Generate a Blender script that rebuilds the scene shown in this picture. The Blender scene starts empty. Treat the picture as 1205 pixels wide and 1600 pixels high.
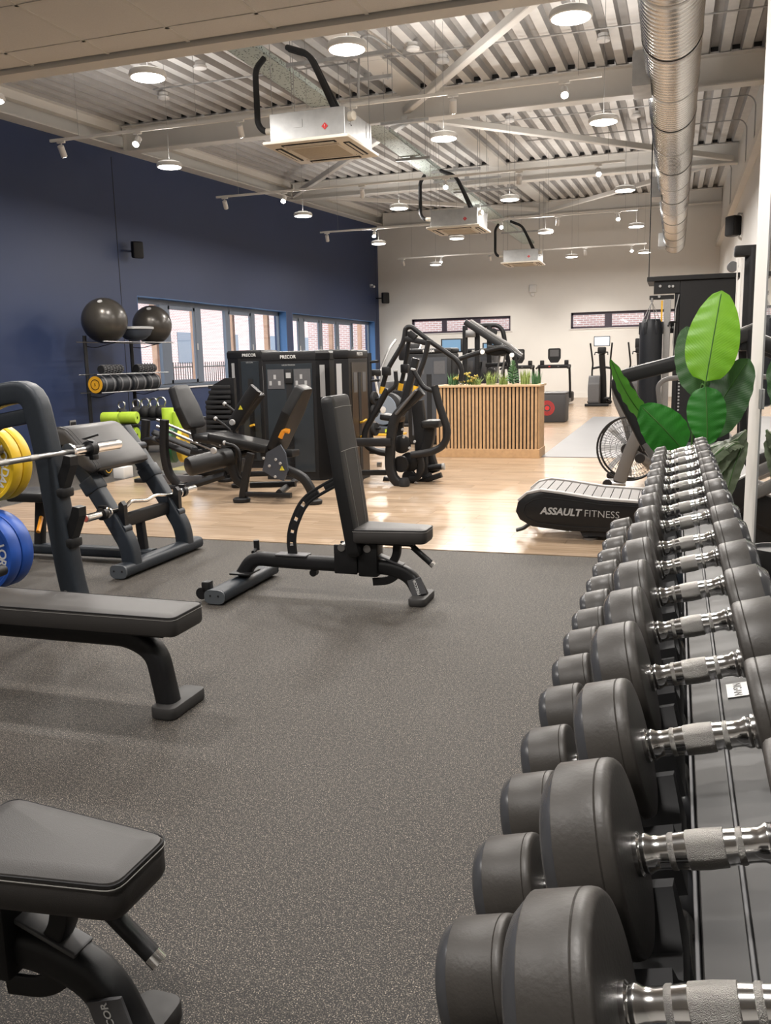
import bpy, bmesh, math, random
from mathutils import Vector, Matrix
random.seed(7)
SC = bpy.context.scene
COL = SC.collection
PI = math.pi
H = 1.35
# ------------------------------------------------------------------ camera
FPX, PITCH, YAW, ROLL = 1368.0, 0.1722, 0.3195, -0.0236
_f = Vector((-math.sin(YAW)*math.cos(PITCH), math.cos(YAW)*math.cos(PITCH), -math.sin(PITCH)))
_r0 = Vector((math.cos(YAW), math.sin(YAW), 0)); _u0 = _r0.cross(_f)
_r = _r0*math.cos(ROLL) + _u0*math.sin(ROLL); _u = -_r0*math.sin(ROLL) + _u0*math.cos(ROLL)
cam = bpy.data.cameras.new('camera'); camo = bpy.data.objects.new('camera', cam); COL.objects.link(camo)
cam.sensor_fit = 'HORIZONTAL'; cam.sensor_width = 36; cam.lens = 36*FPX/1205
cam.clip_start = .05; cam.clip_end = 200
M4 = Matrix((( _r.x, _u.x, -_f.x, 0), (_r.y, _u.y, -_f.y, 0), (_r.z, _u.z, -_f.z, H), (0,0,0,1)))
camo.matrix_world = M4
SC.camera = camo
def W(x, y, Y):
    """survey of the photograph: the point seen at x,y that lies in the plane at depth Y of the room"""
    d = _f*FPX + _r*(x-602.5) - _u*(y-800)
    return Vector((0,0,H)) + d*(Y/d.y)
# ------------------------------------------------------------------ world, exposure, light
wd = bpy.data.worlds.new('daylight'); SC.world = wd; wd.use_nodes = True
nt = wd.node_tree; bg = nt.nodes['Background']
bg.inputs[0].default_value = (.86, .93, 1.0, 1); bg.inputs[1].default_value = 2.1
vs = SC.view_settings
vs.view_transform = 'Standard'; vs.look = 'None'; vs.gamma = 1; vs.use_curve_mapping = False; vs.exposure = 0.78
SC.cycles.max_bounces = 6; SC.cycles.diffuse_bounces = 4; SC.cycles.glossy_bounces = 3; SC.cycles.transmission_bounces = 4
SC.cycles.transparent_max_bounces = 8; SC.cycles.sample_clamp_indirect = 6; SC.cycles.caustics_reflective = False; SC.cycles.caustics_refractive = False
PEND_W = 46; UP_W = 10; SPOT_W = 150; NEAR_W = 34
LAMPC = (1.0, .955, .91)

# ------------------------------------------------------------------ materials
MATS = {}
def mat(name, col, rough=.5, metal=0., emit=None, es=1., noise=None, bump=None, spec=None, coat=0):
    """noise=(scale, amount) varies the colour, bump=(scale, strength)"""
    m = bpy.data.materials.new(name); m.use_nodes = True; t = m.node_tree; b = t.nodes['Principled BSDF']
    b.inputs['Base Color'].default_value = (*col, 1); b.inputs['Roughness'].default_value = rough; b.inputs['Metallic'].default_value = metal
    if spec is not None: b.inputs['Specular IOR Level'].default_value = spec
    if coat: b.inputs['Coat Weight'].default_value = coat
    if emit: b.inputs['Emission Color'].default_value = (*emit, 1); b.inputs['Emission Strength'].default_value = es
    tc = t.nodes.new('ShaderNodeTexCoord')
    if noise:
        n = t.nodes.new('ShaderNodeTexNoise'); n.inputs['Scale'].default_value = noise[0]; n.inputs['Detail'].default_value = 4
        t.links.new(tc.outputs['Object'], n.inputs['Vector'])
        mx = t.nodes.new('ShaderNodeMix'); mx.data_type = 'RGBA'
        mx.inputs[6].default_value = (*[c*(1-noise[1]) for c in col], 1); mx.inputs[7].default_value = (*[min(1, c*(1+noise[1])) for c in col], 1)
        t.links.new(n.outputs['Fac'], mx.inputs[0]); t.links.new(mx.outputs[2], b.inputs['Base Color'])
    if bump:
        n2 = t.nodes.new('ShaderNodeTexNoise'); n2.inputs['Scale'].default_value = bump[0]; n2.inputs['Detail'].default_value = 3
        t.links.new(tc.outputs['Object'], n2.inputs['Vector'])
        bp = t.nodes.new('ShaderNodeBump'); bp.inputs['Strength'].default_value = bump[1]; bp.inputs['Distance'].default_value = .002
        t.links.new(n2.outputs['Fac'], bp.inputs['Height']); t.links.new(bp.outputs[0], b.inputs['Normal'])
    MATS[name] = m
    return m
frame_m = mat('charcoal_powder_coat', (.013,.013,.014), .45, .0, spec=.32, noise=(60,.25), bump=(900,.15))
framed_m = mat('blue_grey_powder_coat', (.024,.030,.038), .45, .0, spec=.35, noise=(40,.2), bump=(900,.15))
black_m = mat('black_plastic', (.009,.009,.010), .45, spec=.35, noise=(30,.25))
dark_m = mat('matte_black', (.008,.008,.009), .7)
foot_m = mat('worn_foot_rubber', (.040,.038,.037), .6, noise=(30,.2))
capgrey_m = mat('blue_grey_cap', (.085,.095,.105), .5)
greyp_m = mat('grey_plastic', (.10,.10,.105), .5, noise=(30,.15))
vinyl_m = mat('grey_black_vinyl', (.040,.037,.035), .46, spec=.45, noise=(8,.12), bump=(500,.25))
vinyls_m = mat('black_vinyl', (.012,.012,.0125), .42, spec=.35, noise=(10,.2), bump=(500,.2))
thread_m = mat('grey_thread', (.28,.27,.25), .7)
rubberh_m = mat('dumbbell_rubber', (.046,.041,.036), .46, noise=(14,.35), bump=(200,.15))
rim_m = mat('polished_rubber_rim', (.055,.056,.060), .25, noise=(20,.2))
chrome_m = mat('chrome', (.78,.77,.76), .14, 1.0)
knurl_m = mat('knurled_chrome', (.44,.425,.40), .36, .95, bump=(1400,.9))
strip_m = mat('tray_strip_black', (.020,.019,.018), .48, noise=(3,.3), spec=.4)
steel_m = mat('brushed_steel', (.36,.355,.35), .34, .9, noise=(60,.15))
galv_m = mat('galvanised_steel', (.40,.40,.395), .45, .6, noise=(9,.25))
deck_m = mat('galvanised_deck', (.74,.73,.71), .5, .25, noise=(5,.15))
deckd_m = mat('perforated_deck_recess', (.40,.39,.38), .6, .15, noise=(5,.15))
duct_m = mat('spiral_duct_steel', (.60,.59,.57), .27, .9, noise=(7,.12))
whitep_m = mat('white_paint', (.78,.76,.72), .55, noise=(3,.03))
beamw_m = mat('white_steel_paint', (.72,.70,.66), .5, noise=(3,.05))
tile_m = mat('mineral_ceiling_tile', (.82,.80,.77), .9, noise=(120,.08), bump=(300,.3))
lampw_m = mat('white_lamp_housing', (.75,.74,.72), .4)
glow_m = mat('lamp_diffuser', (1,1,1), .5, emit=(1,.95,.88), es=9)
ring_m = mat('lamp_upper_ring', (.9,.88,.85), .5, emit=(1,.95,.88), es=.8)
spotg_m = mat('spot_lens', (1,1,1), .5, emit=(1,.93,.82), es=45)
cass_m = mat('cassette_cream', (.66,.61,.52), .5)
grille_m = mat('cassette_grille', (.40,.35,.27), .7, noise=(80,.2))
foam_m = mat('pipe_insulation', (.010,.010,.011), .75, bump=(80,.4))
yellow_m = mat('yellow_rubber', (.78,.50,.02), .42, noise=(12,.08))
blue_m = mat('blue_rubber', (.02,.09,.42), .42, noise=(12,.1))
orange_m = mat('orange_plastic', (.85,.33,.02), .4)
yellowp_m = mat('yellow_plastic', (.85,.48,.03), .4)
red_m = mat('red_print', (.55,.03,.03), .5)
pinkcap_m = mat('faded_red_cap', (.50,.12,.08), .4)
white_m = mat('white_print', (.80,.80,.78), .5)
silverp_m = mat('silver_print', (.42,.42,.42), .4)
grey_s_m = mat('grey_sticker', (.42,.42,.42), .5)
lime_m = mat('lime_foam', (.42,.60,.04), .7, noise=(20,.12))
green_m = mat('green_rubber', (.01,.12,.04), .5)
fr_m = mat('window_frame_grey', (.13,.16,.21), .4)
frd_m = mat('window_frame_dark', (.045,.03,.05), .4)
sill_m = mat('white_sill', (.70,.68,.66), .4)
oak_m = mat('oak_slat', (.50,.32,.17), .55, noise=(18,.25))
oakt_m = mat('oak_top_rail', (.58,.41,.25), .5, noise=(14,.2))
backing_m = mat('black_felt', (.012,.010,.009), .9)
concrete_m = mat('outside_paving', (.42,.41,.40), .9, noise=(2,.15))
timber_m = mat('timber_post', (.55,.33,.22), .8, noise=(10,.2))
bagl_m = mat('bag_leather', (.012,.014,.018), .42, spec=.35, noise=(10,.25), bump=(60,.4))
silver_m = mat('silver_ball_vinyl', (.055,.050,.044), .28, .35, noise=(200,.25))
matgrey_m = mat('grey_training_mat', (.15,.15,.158), .38, noise=(1.2,.12))
screen_m = mat('lit_screen', (.05,.06,.08), .2, emit=(.85,.9,.95), es=.9)
screend_m = mat('dark_screen', (.02,.025,.035), .12, emit=(.16,.28,.40), es=.8)
fanblue_m = mat('pale_blue_grey_plastic', (.26,.31,.38), .45)
slat_m = mat('rubber_slat', (.20,.19,.185), .6, noise=(40,.15))
slate_m = mat('slat_edge', (.42,.40,.39), .6)
bronze_m = mat('bronze_grey_metal', (.17,.165,.16), .4, .5)
pot_m = mat('dark_pot', (.03,.03,.032), .5)
soil_m = mat('soil', (.04,.028,.018), .95)
mirror_m = mat('mirror_silver', (.80,.81,.80), .02, 1.0)

def blue_wall():
    m = mat('navy_wall_paint', (.020,.032,.075), .50, bump=(150,.12)); t = m.node_tree; b = t.nodes['Principled BSDF']
    tc = t.nodes.new('ShaderNodeTexCoord'); n = t.nodes.new('ShaderNodeTexNoise'); n.inputs['Scale'].default_value = 1.3; n.inputs['Detail'].default_value = 5
    t.links.new(tc.outputs['Object'], n.inputs['Vector'])
    mx = t.nodes.new('ShaderNodeMix'); mx.data_type = 'RGBA'; mx.inputs[6].default_value = (.014,.029,.086,1); mx.inputs[7].default_value = (.019,.036,.102,1)
    t.links.new(n.outputs['Fac'], mx.inputs[0]); t.links.new(mx.outputs[2], b.inputs['Base Color'])
    return m
navy_m = blue_wall()
reveal_m = mat('blue_reveal_paint', (.06,.16,.36), .5)

def rubber_floor():
    m = bpy.data.materials.new('speckled_rubber_floor'); m.use_nodes = True; t = m.node_tree; b = t.nodes['Principled BSDF']; L = t.links.new
    tc = t.nodes.new('ShaderNodeTexCoord')
    n = t.nodes.new('ShaderNodeTexNoise'); n.inputs['Scale'].default_value = 290; n.inputs['Detail'].default_value = 2; n.inputs['Roughness'].default_value = .7
    L(tc.outputs['Object'], n.inputs['Vector'])
    r = t.nodes.new('ShaderNodeValToRGB'); e = r.color_ramp.elements
    e[0].position = .42; e[0].color = (.008,.0075,.007,1); e[1].position = .65; e[1].color = (.46,.39,.31,1)
    k = e.new(.515); k.color = (.022,.019,.017,1); k = e.new(.565); k.color = (.075,.062,.05,1)
    L(n.outputs['Fac'], r.inputs[0])
    n2 = t.nodes.new('ShaderNodeTexNoise'); n2.inputs['Scale'].default_value = 75; n2.inputs['Detail'].default_value = 6; n2.inputs['Roughness'].default_value = .75
    L(tc.outputs['Object'], n2.inputs['Vector'])
    mr = t.nodes.new('ShaderNodeMapRange'); mr.inputs[1].default_value = .35; mr.inputs[2].default_value = .65; mr.inputs[3].default_value = .15; mr.inputs[4].default_value = 1.45; L(n2.outputs['Fac'], mr.inputs[0])
    mx = t.nodes.new('ShaderNodeMix'); mx.data_type = 'RGBA'; mx.blend_type = 'MULTIPLY'; mx.inputs[0].default_value = 1
    L(r.outputs[0], mx.inputs[6]); L(mr.outputs[0], mx.inputs[7]); L(mx.outputs[2], b.inputs['Base Color'])
    b.inputs['Roughness'].default_value = .72
    bp = t.nodes.new('ShaderNodeBump'); bp.inputs['Strength'].default_value = .35; bp.inputs['Distance'].default_value = .002
    L(n.outputs['Fac'], bp.inputs['Height']); L(bp.outputs[0], b.inputs['Normal'])
    return m
rubber_m = rubber_floor()

def wood_floor():
    m = bpy.data.materials.new('oak_vinyl_plank'); m.use_nodes = True; t = m.node_tree; b = t.nodes['Principled BSDF']; L = t.links.new
    tc = t.nodes.new('ShaderNodeTexCoord'); oi = t.nodes.new('ShaderNodeObjectInfo')
    mp = t.nodes.new('ShaderNodeMapping'); mp.inputs['Scale'].default_value = (1.1, 16, 1)
    geo = t.nodes.new('ShaderNodeNewGeometry'); L(geo.outputs['Position'], mp.inputs['Vector'])
    n = t.nodes.new('ShaderNodeTexNoise'); n.noise_dimensions = '4D'; n.inputs['Scale'].default_value = 2.2; n.inputs['Detail'].default_value = 6; L(mp.outputs[0], n.inputs['Vector'])
    mm = t.nodes.new('ShaderNodeMath'); mm.operation = 'MULTIPLY'; mm.inputs[1].default_value = 20; L(oi.outputs['Random'], mm.inputs[0]); L(mm.outputs[0], n.inputs['W'])
    r = t.nodes.new('ShaderNodeValToRGB'); e = r.color_ramp.elements
    e[0].position = .3; e[0].color = (.34,.235,.15,1); e[1].position = .7; e[1].color = (.50,.375,.26,1)
    L(n.outputs['Fac'], r.inputs[0])
    mr = t.nodes.new('ShaderNodeMapRange'); mr.inputs[3].default_value = .86; mr.inputs[4].default_value = 1.12; L(oi.outputs['Random'], mr.inputs[0])
    mx = t.nodes.new('ShaderNodeMix'); mx.data_type = 'RGBA'; mx.blend_type = 'MULTIPLY'; mx.inputs[0].default_value = 1
    L(r.outputs[0], mx.inputs[6]); L(mr.outputs[0], mx.inputs[7]); L(mx.outputs[2], b.inputs['Base Color'])
    b.inputs['Roughness'].default_value = .24; b.inputs['Specular IOR Level'].default_value = .6
    return m
wood_m = wood_floor()

def brick_mat():
    m = bpy.data.materials.new('pink_brickwork'); m.use_nodes = True; t = m.node_tree; b = t.nodes['Principled BSDF']; L = t.links.new
    g = t.nodes.new('ShaderNodeNewGeometry'); sp = t.nodes.new('ShaderNodeSeparateXYZ'); L(g.outputs['Position'], sp.inputs[0])
    ad = t.nodes.new('ShaderNodeMath'); L(sp.outputs[0], ad.inputs[0]); L(sp.outputs[1], ad.inputs[1])
    cb = t.nodes.new('ShaderNodeCombineXYZ'); L(ad.outputs[0], cb.inputs[0]); L(sp.outputs[2], cb.inputs[1])
    br = t.nodes.new('ShaderNodeTexBrick'); L(cb.outputs[0], br.inputs['Vector'])
    br.inputs['Color1'].default_value = (.52,.30,.28,1); br.inputs['Color2'].default_value = (.60,.37,.34,1); br.inputs['Mortar'].default_value = (.75,.70,.68,1)
    br.inputs['Scale'].default_value = 1; br.inputs['Brick Width'].default_value = .23; br.inputs['Row Height'].default_value = .075; br.inputs['Mortar Size'].default_value = .014
    L(br.outputs[0], b.inputs['Base Color']); b.inputs['Roughness'].default_value = .9
    return m
brick_m = brick_mat()

def glass_mat():
    m = bpy.data.materials.new('window_glass'); m.use_nodes = True; t = m.node_tree; t.nodes.clear(); L = t.links.new
    o = t.nodes.new('ShaderNodeOutputMaterial'); tr = t.nodes.new('ShaderNodeBsdfTransparent'); gl = t.nodes.new('ShaderNodeBsdfGlossy'); gl.inputs['Roughness'].default_value = .02
    mx = t.nodes.new('ShaderNodeMixShader'); mx.inputs[0].default_value = .06
    L(tr.outputs[0], mx.inputs[1]); L(gl.outputs[0], mx.inputs[2]); L(mx.outputs[0], o.inputs[0])
    return m
glass_m = glass_mat()

def leaf_mat(name, c1, c2, trans=.35):
    m = bpy.data.materials.new(name); m.use_nodes = True; t = m.node_tree; b = t.nodes['Principled BSDF']; L = t.links.new
    uv = t.nodes.new('ShaderNodeUVMap'); sp = t.nodes.new('ShaderNodeSeparateXYZ'); L(uv.outputs[0], sp.inputs[0])
    # veins run out from the midrib: a wave on v + |u|*k
    ab = t.nodes.new('ShaderNodeMath'); ab.operation = 'ABSOLUTE'; L(sp.outputs[0], ab.inputs[0])
    ma = t.nodes.new('ShaderNodeMath'); ma.operation = 'MULTIPLY_ADD'; ma.inputs[1].default_value = -.25; L(ab.outputs[0], ma.inputs[0]); L(sp.outputs[1], ma.inputs[2])
    sc_ = t.nodes.new('ShaderNodeMath'); sc_.operation = 'MULTIPLY'; sc_.inputs[1].default_value = 190; L(ma.outputs[0], sc_.inputs[0])
    sn = t.nodes.new('ShaderNodeMath'); sn.operation = 'SINE'; L(sc_.outputs[0], sn.inputs[0])
    tc = t.nodes.new('ShaderNodeTexCoord'); n = t.nodes.new('ShaderNodeTexNoise'); n.inputs['Scale'].default_value = 12; n.inputs['Detail'].default_value = 4; L(tc.outputs['Object'], n.inputs['Vector'])
    f1 = t.nodes.new('ShaderNodeMath'); f1.operation = 'MULTIPLY_ADD'; f1.inputs[1].default_value = .05; L(sn.outputs[0], f1.inputs[0]); L(n.outputs['Fac'], f1.inputs[2])
    mx = t.nodes.new('ShaderNodeMix'); mx.data_type = 'RGBA'; mx.inputs[6].default_value = (*c1,1); mx.inputs[7].default_value = (*c2,1); L(f1.outputs[0], mx.inputs[0])
    L(mx.outputs[2], b.inputs['Base Color']); b.inputs['Roughness'].default_value = .42
    tl = t.nodes.new('ShaderNodeBsdfTranslucent'); L(mx.outputs[2], tl.inputs[0])
    ms = t.nodes.new('ShaderNodeMixShader'); ms.inputs[0].default_value = trans; o = t.nodes['Material Output']
    L(b.outputs[0], ms.inputs[1]); L(tl.outputs[0], ms.inputs[2]); L(ms.outputs[0], o.inputs[0])
    bp = t.nodes.new('ShaderNodeBump'); bp.inputs['Strength'].default_value = .12; bp.inputs['Distance'].default_value = .002; L(sn.outputs[0], bp.inputs['Height']); L(bp.outputs[0], b.inputs['Normal'])
    return m
leafl_m = leaf_mat('bright_green_leaf', (.13,.36,.012), (.21,.46,.022), .25)
leafm_m = leaf_mat('mid_green_leaf', (.015,.13,.012), (.04,.24,.03), .35)
leafn_m = leaf_mat('fresh_green_leaf', (.05,.20,.02), (.10,.30,.04), .3)
leafd_m = leaf_mat('dark_green_leaf', (.018,.06,.018), (.06,.13,.05), .2)
leafp_m = leaf_mat('pale_striped_leaf', (.05,.09,.04), (.26,.30,.20), .2)
leafp2_m = mat('cream_rib', (.50,.52,.42), .4)
stem_m = mat('green_stem', (.06,.16,.03), .5)
grass_m = mat('artificial_grass', (.30,.38,.10), .6, noise=(5,.3))
grassd_m = mat('dark_sprig', (.09,.20,.08), .6)
flower_m = mat('yellow_umbel', (.45,.36,.08), .7)

# ------------------------------------------------------------------ builders
V = Vector
def wloc(p):
    v = V((0,0,0))
    while p is not None:
        v += p.location; p = p.parent
    return v
class MB:
    def __init__(s): s.bm = bmesh.new()
    def face(s, vs):
        try: s.bm.faces.new(vs)
        except ValueError: pass
    def rings(s, rings, cap=True, close=False):
        vr = [[s.bm.verts.new(p) for p in r] for r in rings]
        n = len(vr[0])
        for a, b in zip(vr, vr[1:] + ([vr[0]] if close else [])):
            for i in range(n): s.face((a[i], a[(i+1)%n], b[(i+1)%n], b[i]))
        if cap and not close: s.face(vr[0][::-1]); s.face(vr[-1])
        return s
    def box(s, c, d, bev=.0, rot=None):
        c = V(c); x, y, z = [k/2 for k in d]
        b = min(bev, x*.9, y*.9, z*.9)
        R = rot or Matrix.Identity(3)
        if b <= 0:
            vs_ = [s.bm.verts.new(c + R @ V((i*x, j*y, k*z))) for i in (-1,1) for j in (-1,1) for k in (-1,1)]
            for f in ((0,1,3,2),(4,6,7,5),(0,4,5,1),(2,3,7,6),(0,2,6,4),(1,5,7,3)): s.face([vs_[i] for i in f])
            return s
        def ring(xx, yy, cc, zz):
            pts = []
            for sx, sy, a0 in ((1,1,0),(-1,1,90),(-1,-1,180),(1,-1,270)):
                for a in (0, 45, 90):
                    t = math.radians(a0+a); pts.append(c + R @ V((sx*(xx-cc)+cc*math.cos(t), sy*(yy-cc)+cc*math.sin(t), zz)))
            return pts
        s.rings([ring(x-b*.9,y-b*.9,b*.3,-z), ring(x-b*.25,y-b*.25,b*.8,-z+b*.3), ring(x,y,b,-z+b), ring(x,y,b,z-b), ring(x-b*.25,y-b*.25,b*.8,z-b*.3), ring(x-b*.9,y-b*.9,b*.3,z)])
        return s
    def b2(s, lo, hi, bev=0):
        lo, hi = V(lo), V(hi); return s.box((lo+hi)/2, [abs(k) for k in (hi-lo)], bev)
    def cyl(s, p0, p1, r0, r1=None, n=16):
        return s.lathe(p0, V(p1)-V(p0), [(r0, 0), (r0 if r1 is None else r1, (V(p1)-V(p0)).length)], n)
    def lathe(s, o, d, prof, n=24, cap=True):
        o = V(o); d = V(d).normalized(); a = d.orthogonal().normalized(); b = d.cross(a)
        s.rings([[o + d*h + (a*math.cos(2*PI*i/n) + b*math.sin(2*PI*i/n))*r for i in range(n)] for r, h in prof], cap)
        return s
    def ball(s, c, r, n=24, m=12, sx=1, sy=1, sz=1):
        c = V(c); R = []
        for j in range(m+1):
            t = PI*j/m; rr = max(math.sin(t), .002)
            R.append([c + V((sx*r*rr*math.cos(2*PI*i/n), sy*r*rr*math.sin(2*PI*i/n), -sz*r*math.cos(t))) for i in range(n)])
        return s.rings(R)
    def sweep(s, pts, w, h=None, fil=0, n=12, b=None, sq=2.0, close=False, seg=5):
        """tube along pts; w across the binormal b, h in the plane; sq = superellipse power (2 round, 5 boxy)"""
        h = h or w; P = [V(p) for p in pts]
        if fil and len(P) > 2:
            Q = [P[0]]
            for i in range(1, len(P)-1):
                a, c, d = P[i-1], P[i], P[i+1]; f = min(fil, (a-c).length*.48, (d-c).length*.48)
                s0 = c + (a-c).normalized()*f; s1 = c + (d-c).normalized()*f
                for k in range(seg+1):
                    t = k/seg; Q.append(s0*(1-t)**2 + c*2*t*(1-t) + s1*t*t)
            Q.append(P[-1]); P = Q
        R = []; side = V(b).normalized() if b is not None else None; prev = None
        N = len(P)
        for i, p in enumerate(P):
            if close: tn = (P[(i+1)%N]-P[i-1]).normalized()
            else: tn = (P[min(i+1, N-1)]-P[max(i-1, 0)]).normalized()
            if side is not None:
                sd = (side - tn*side.dot(tn)).normalized()
            else:
                if prev is None: sd = tn.orthogonal().normalized()
                else: sd = (prev - tn*prev.dot(tn)).normalized()
                prev = sd
            nn = tn.cross(sd); rg = []
            for k in range(n):
                t = 2*PI*(k+.5)/n; cx, cy = math.cos(t), math.sin(t); e = 2/sq
                rg.append(p + sd*(w/2*math.copysign(abs(cx)**e, cx)) + nn*(h/2*math.copysign(abs(cy)**e, cy)))
            R.append(rg)
        s.rings(R, True, close)
        return s
    def cushion(s, o, u, v, outline, th, r=.02, cr=.03, seam=False):
        """padded slab: outline is a convex polygon in (u,v), grown along u x v by th with rounded edges"""
        o, u, v = V(o), V(u).normalized(), V(v).normalized(); n = u.cross(v)
        R = []
        for ins, hh in ((r, 0), (r*.3, r*.25), (0, r*.9), (0, th-r*.9), (r*.3, th-r*.25), (r, th-r*.02), (r*2.2, th+r*.12)):
            R.append([o + u*p[0] + v*p[1] + n*hh for p in rpoly(outline, max(cr-ins, .004), ins)])
        s.rings(R); return s
    def prism(s, o, u, v, outline, th):
        o, u, v = V(o), V(u).normalized(), V(v).normalized(); n = u.cross(v)
        s.rings([[o + u*p[0] + v*p[1] + n*k for p in outline] for k in (0, th)]); return s
    def build(s, name, m, parent=None, smooth=40, kind=None):
        bmesh.ops.recalc_face_normals(s.bm, faces=s.bm.faces)
        me = bpy.data.meshes.new(name); off = wloc(parent) if parent else V((0,0,0))
        if off.length: bmesh.ops.translate(s.bm, verts=s.bm.verts, vec=-off)
        s.bm.to_mesh(me); s.bm.free(); me.materials.append(m)
        if smooth:
            me.shade_smooth(); me.set_sharp_from_angle(angle=math.radians(smooth))
        o = bpy.data.objects.new(name, me); COL.objects.link(o); o.parent = parent
        if kind: o['kind'] = kind
        return o
def rpoly(poly, cr, ins=0, seg=4):
    """rounded convex polygon (CCW) inset by ins"""
    n = len(poly); P = [V((*p, 0)) for p in poly]; Q = []
    for i in range(n):
        a, c, d = P[i-1], P[i], P[(i+1)%n]
        e1, e2 = (c-a).normalized(), (d-c).normalized()
        n1, n2 = V((-e1.y, e1.x, 0)), V((-e2.y, e2.x, 0))
        k = (n1+n2); k = k/(1+n1.dot(n2)); Q.append(c + k*ins)
    out = []
    for i in range(n):
        a, c, d = Q[i-1], Q[i], Q[(i+1)%n]
        e1, e2 = (a-c).normalized(), (d-c).normalized()
        ang = e1.angle(e2); t = min(cr/math.tan(ang/2), (a-c).length*.45, (d-c).length*.45)
        p0, p1 = c+e1*t, c+e2*t
        for j in range(seg+1):
            q = j/seg; x = p0*(1-q)**2 + c*2*q*(1-q) + p1*q*q; out.append((x.x, x.y))
    return out
def rrect(w, h, w2=None):
    w2 = w if w2 is None else w2
    return [(-w/2, 0), (w/2, 0), (w2/2, h), (-w2/2, h)]
def T(name, label, cat, loc=(0,0,0), group=None):
    o = bpy.data.objects.new(name, None); o.empty_display_size = .1; COL.objects.link(o); o.location = loc
    o['label'] = label; o['category'] = cat
    if group: o['group'] = group
    return o
def tag(o, label, cat, group=None):
    o['label'] = label; o['category'] = cat
    if group: o['group'] = group
    return o
def st(o): o['kind'] = 'structure'; return o
def dup(o, parent=None, dloc=None):
    c = o.copy(); COL.objects.link(c); c.parent = parent
    if dloc is not None: c.location = o.location + V(dloc)
    for ch in [q for q in o.children]: dup(ch, c)
    return c
def relabel(o, label, group=None):
    o['label'] = label
    if group: o['group'] = group
    return o
_txt = {}
def text(name, body, size, origin, xdir, ydir, m, parent, ext=.001, bold=0., shear=0., align='CENTER'):
    key = (body, bold, shear, align)
    if key not in _txt:
        cu = bpy.data.curves.new('t', 'FONT'); cu.body = body; cu.size = 1; cu.align_x = align; cu.align_y = 'CENTER'; cu.offset = bold; cu.shear = shear; cu.extrude = .004; cu.resolution_u = 3
        ob = bpy.data.objects.new('t', cu); COL.objects.link(ob); bpy.context.view_layer.update()
        me = bpy.data.meshes.new_from_object(ob.evaluated_get(bpy.context.evaluated_depsgraph_get()))
        COL.objects.unlink(ob); bpy.data.objects.remove(ob); _txt[key] = me
    me = _txt[key].copy(); me.materials.clear(); me.materials.append(m)
    x, y = V(xdir).normalized(), V(ydir).normalized(); z = x.cross(y)
    off = wloc(parent) if parent else V((0,0,0)); o_ = V(origin) - off
    me.transform(Matrix(((x.x*size, y.x*size, z.x*size, o_.x), (x.y*size, y.y*size, z.y*size, o_.y), (x.z*size, y.z*size, z.z*size, o_.z), (0,0,0,1))))
    o = bpy.data.objects.new(name, me); COL.objects.link(o); o.parent = parent
    return o
ORD = ['first','second','third','fourth','fifth','sixth','seventh','eighth','ninth','tenth','eleventh','twelfth','thirteenth','fourteenth','fifteenth','sixteenth','seventeenth','eighteenth','nineteenth']

# ================================================================== STRUCTURE
XL, XR, YF, YB = -9.62, 1.16, 28.88, -3.0
YW, XW, NM = 5.92, -6.26, .42         # edge of wood, left edge of wood, near mirror plane
def deckz(y): return 5.35 + .043*(y-11.3)
# floors
fl = st(MB().b2((XL-.3, YB-.2, -.12), (XR+.3, YF+.2, 0)).build('floor', rubber_m, smooth=0))
st(MB().b2((XW, 13.0, -.0), (XR-.001, YF-.001, .006)).build('floor', wood_m, smooth=0))
pm = None
NR = 40; PWD = (13.0-YW)/NR
k = 0
for i in range(NR):
    y0 = YW + i*PWD; x = XW - [0, .43, .86][i % 3]*1.0
    while x < XR:
        a, b_ = max(x, XW), min(x+1.28, XR-.001)
        if b_-a > .05:
            o = MB().b2((a+.001, y0+.001, .0), (b_-.001, y0+PWD-.001, .006 - .0004*(k % 2))).build('floor_plank', wood_m, fl, smooth=0); k += 1
        x += 1.28
if True:
    o = MB().b2((-1.68, 11.84, .006), (.9, 19.75, .012)).build('floor_mat', matgrey_m, smooth=0); tag(o, 'large smooth grey training mat laid on the wood floor beyond the planter', 'mat')
# left wall with two windows
def wall_with_holes(name, m, axis, at, thick, a0, a1, z1, holes, base=0):
    mb = MB()
    def bx(p, q, z0, zz):
        if axis == 'X': mb.b2((at, p, z0), (at-thick, q, zz))
        else: mb.b2((p, at, z0), (q, at+thick, zz))
    cur = a0
    for (h0, h1, zb, zt) in holes:
        bx(cur, h0, base, z1); bx(h0, h1, base, zb); bx(h0, h1, zt, z1); cur = h1
    bx(cur, a1, base, z1)
    return st(mb.build(name, m, smooth=0))
LW = [(14.57, 21.27, .90, 2.64), (21.66, 28.40, .90, 2.62)]
wall_with_holes('wall_left', navy_m, 'X', XL, .35, YB, YF+.3, 6.4, LW)
FW = [(-8.46, -5.13, 2.18, 2.66), (-3.20, .28, 2.18, 2.68)]
wall_with_holes('wall_far', whitep_m, 'Y', YF, .35, XL, XR+.3, 6.4, FW)
st(MB().b2((XR, 5.0, 0), (XR+.3, YF+.3, 6.4)).build('wall_right', whitep_m, smooth=0))
st(MB().b2((NM+.012, YB, 0), (XR+.3, 5.77, 5.6)).build('wall_right', whitep_m, smooth=0))
st(MB().b2((XL-.3, YB-.3, 0), (XR+.3, YB, 6.0)).build('wall_back', whitep_m, smooth=0))
st(MB().b2((XL, YF-.02, .006), (XR, YF, .17)).build('baseboard_far', whitep_m, smooth=0))
st(MB().b2((XR-.02, 5.78, .006), (XR, YF-.02, .17)).build('baseboard_right', whitep_m, smooth=0))
st(MB().b2((XL, YB, 0), (XL+.015, YF-.02, .10)).build('baseboard_left', navy_m, smooth=0))
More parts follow.
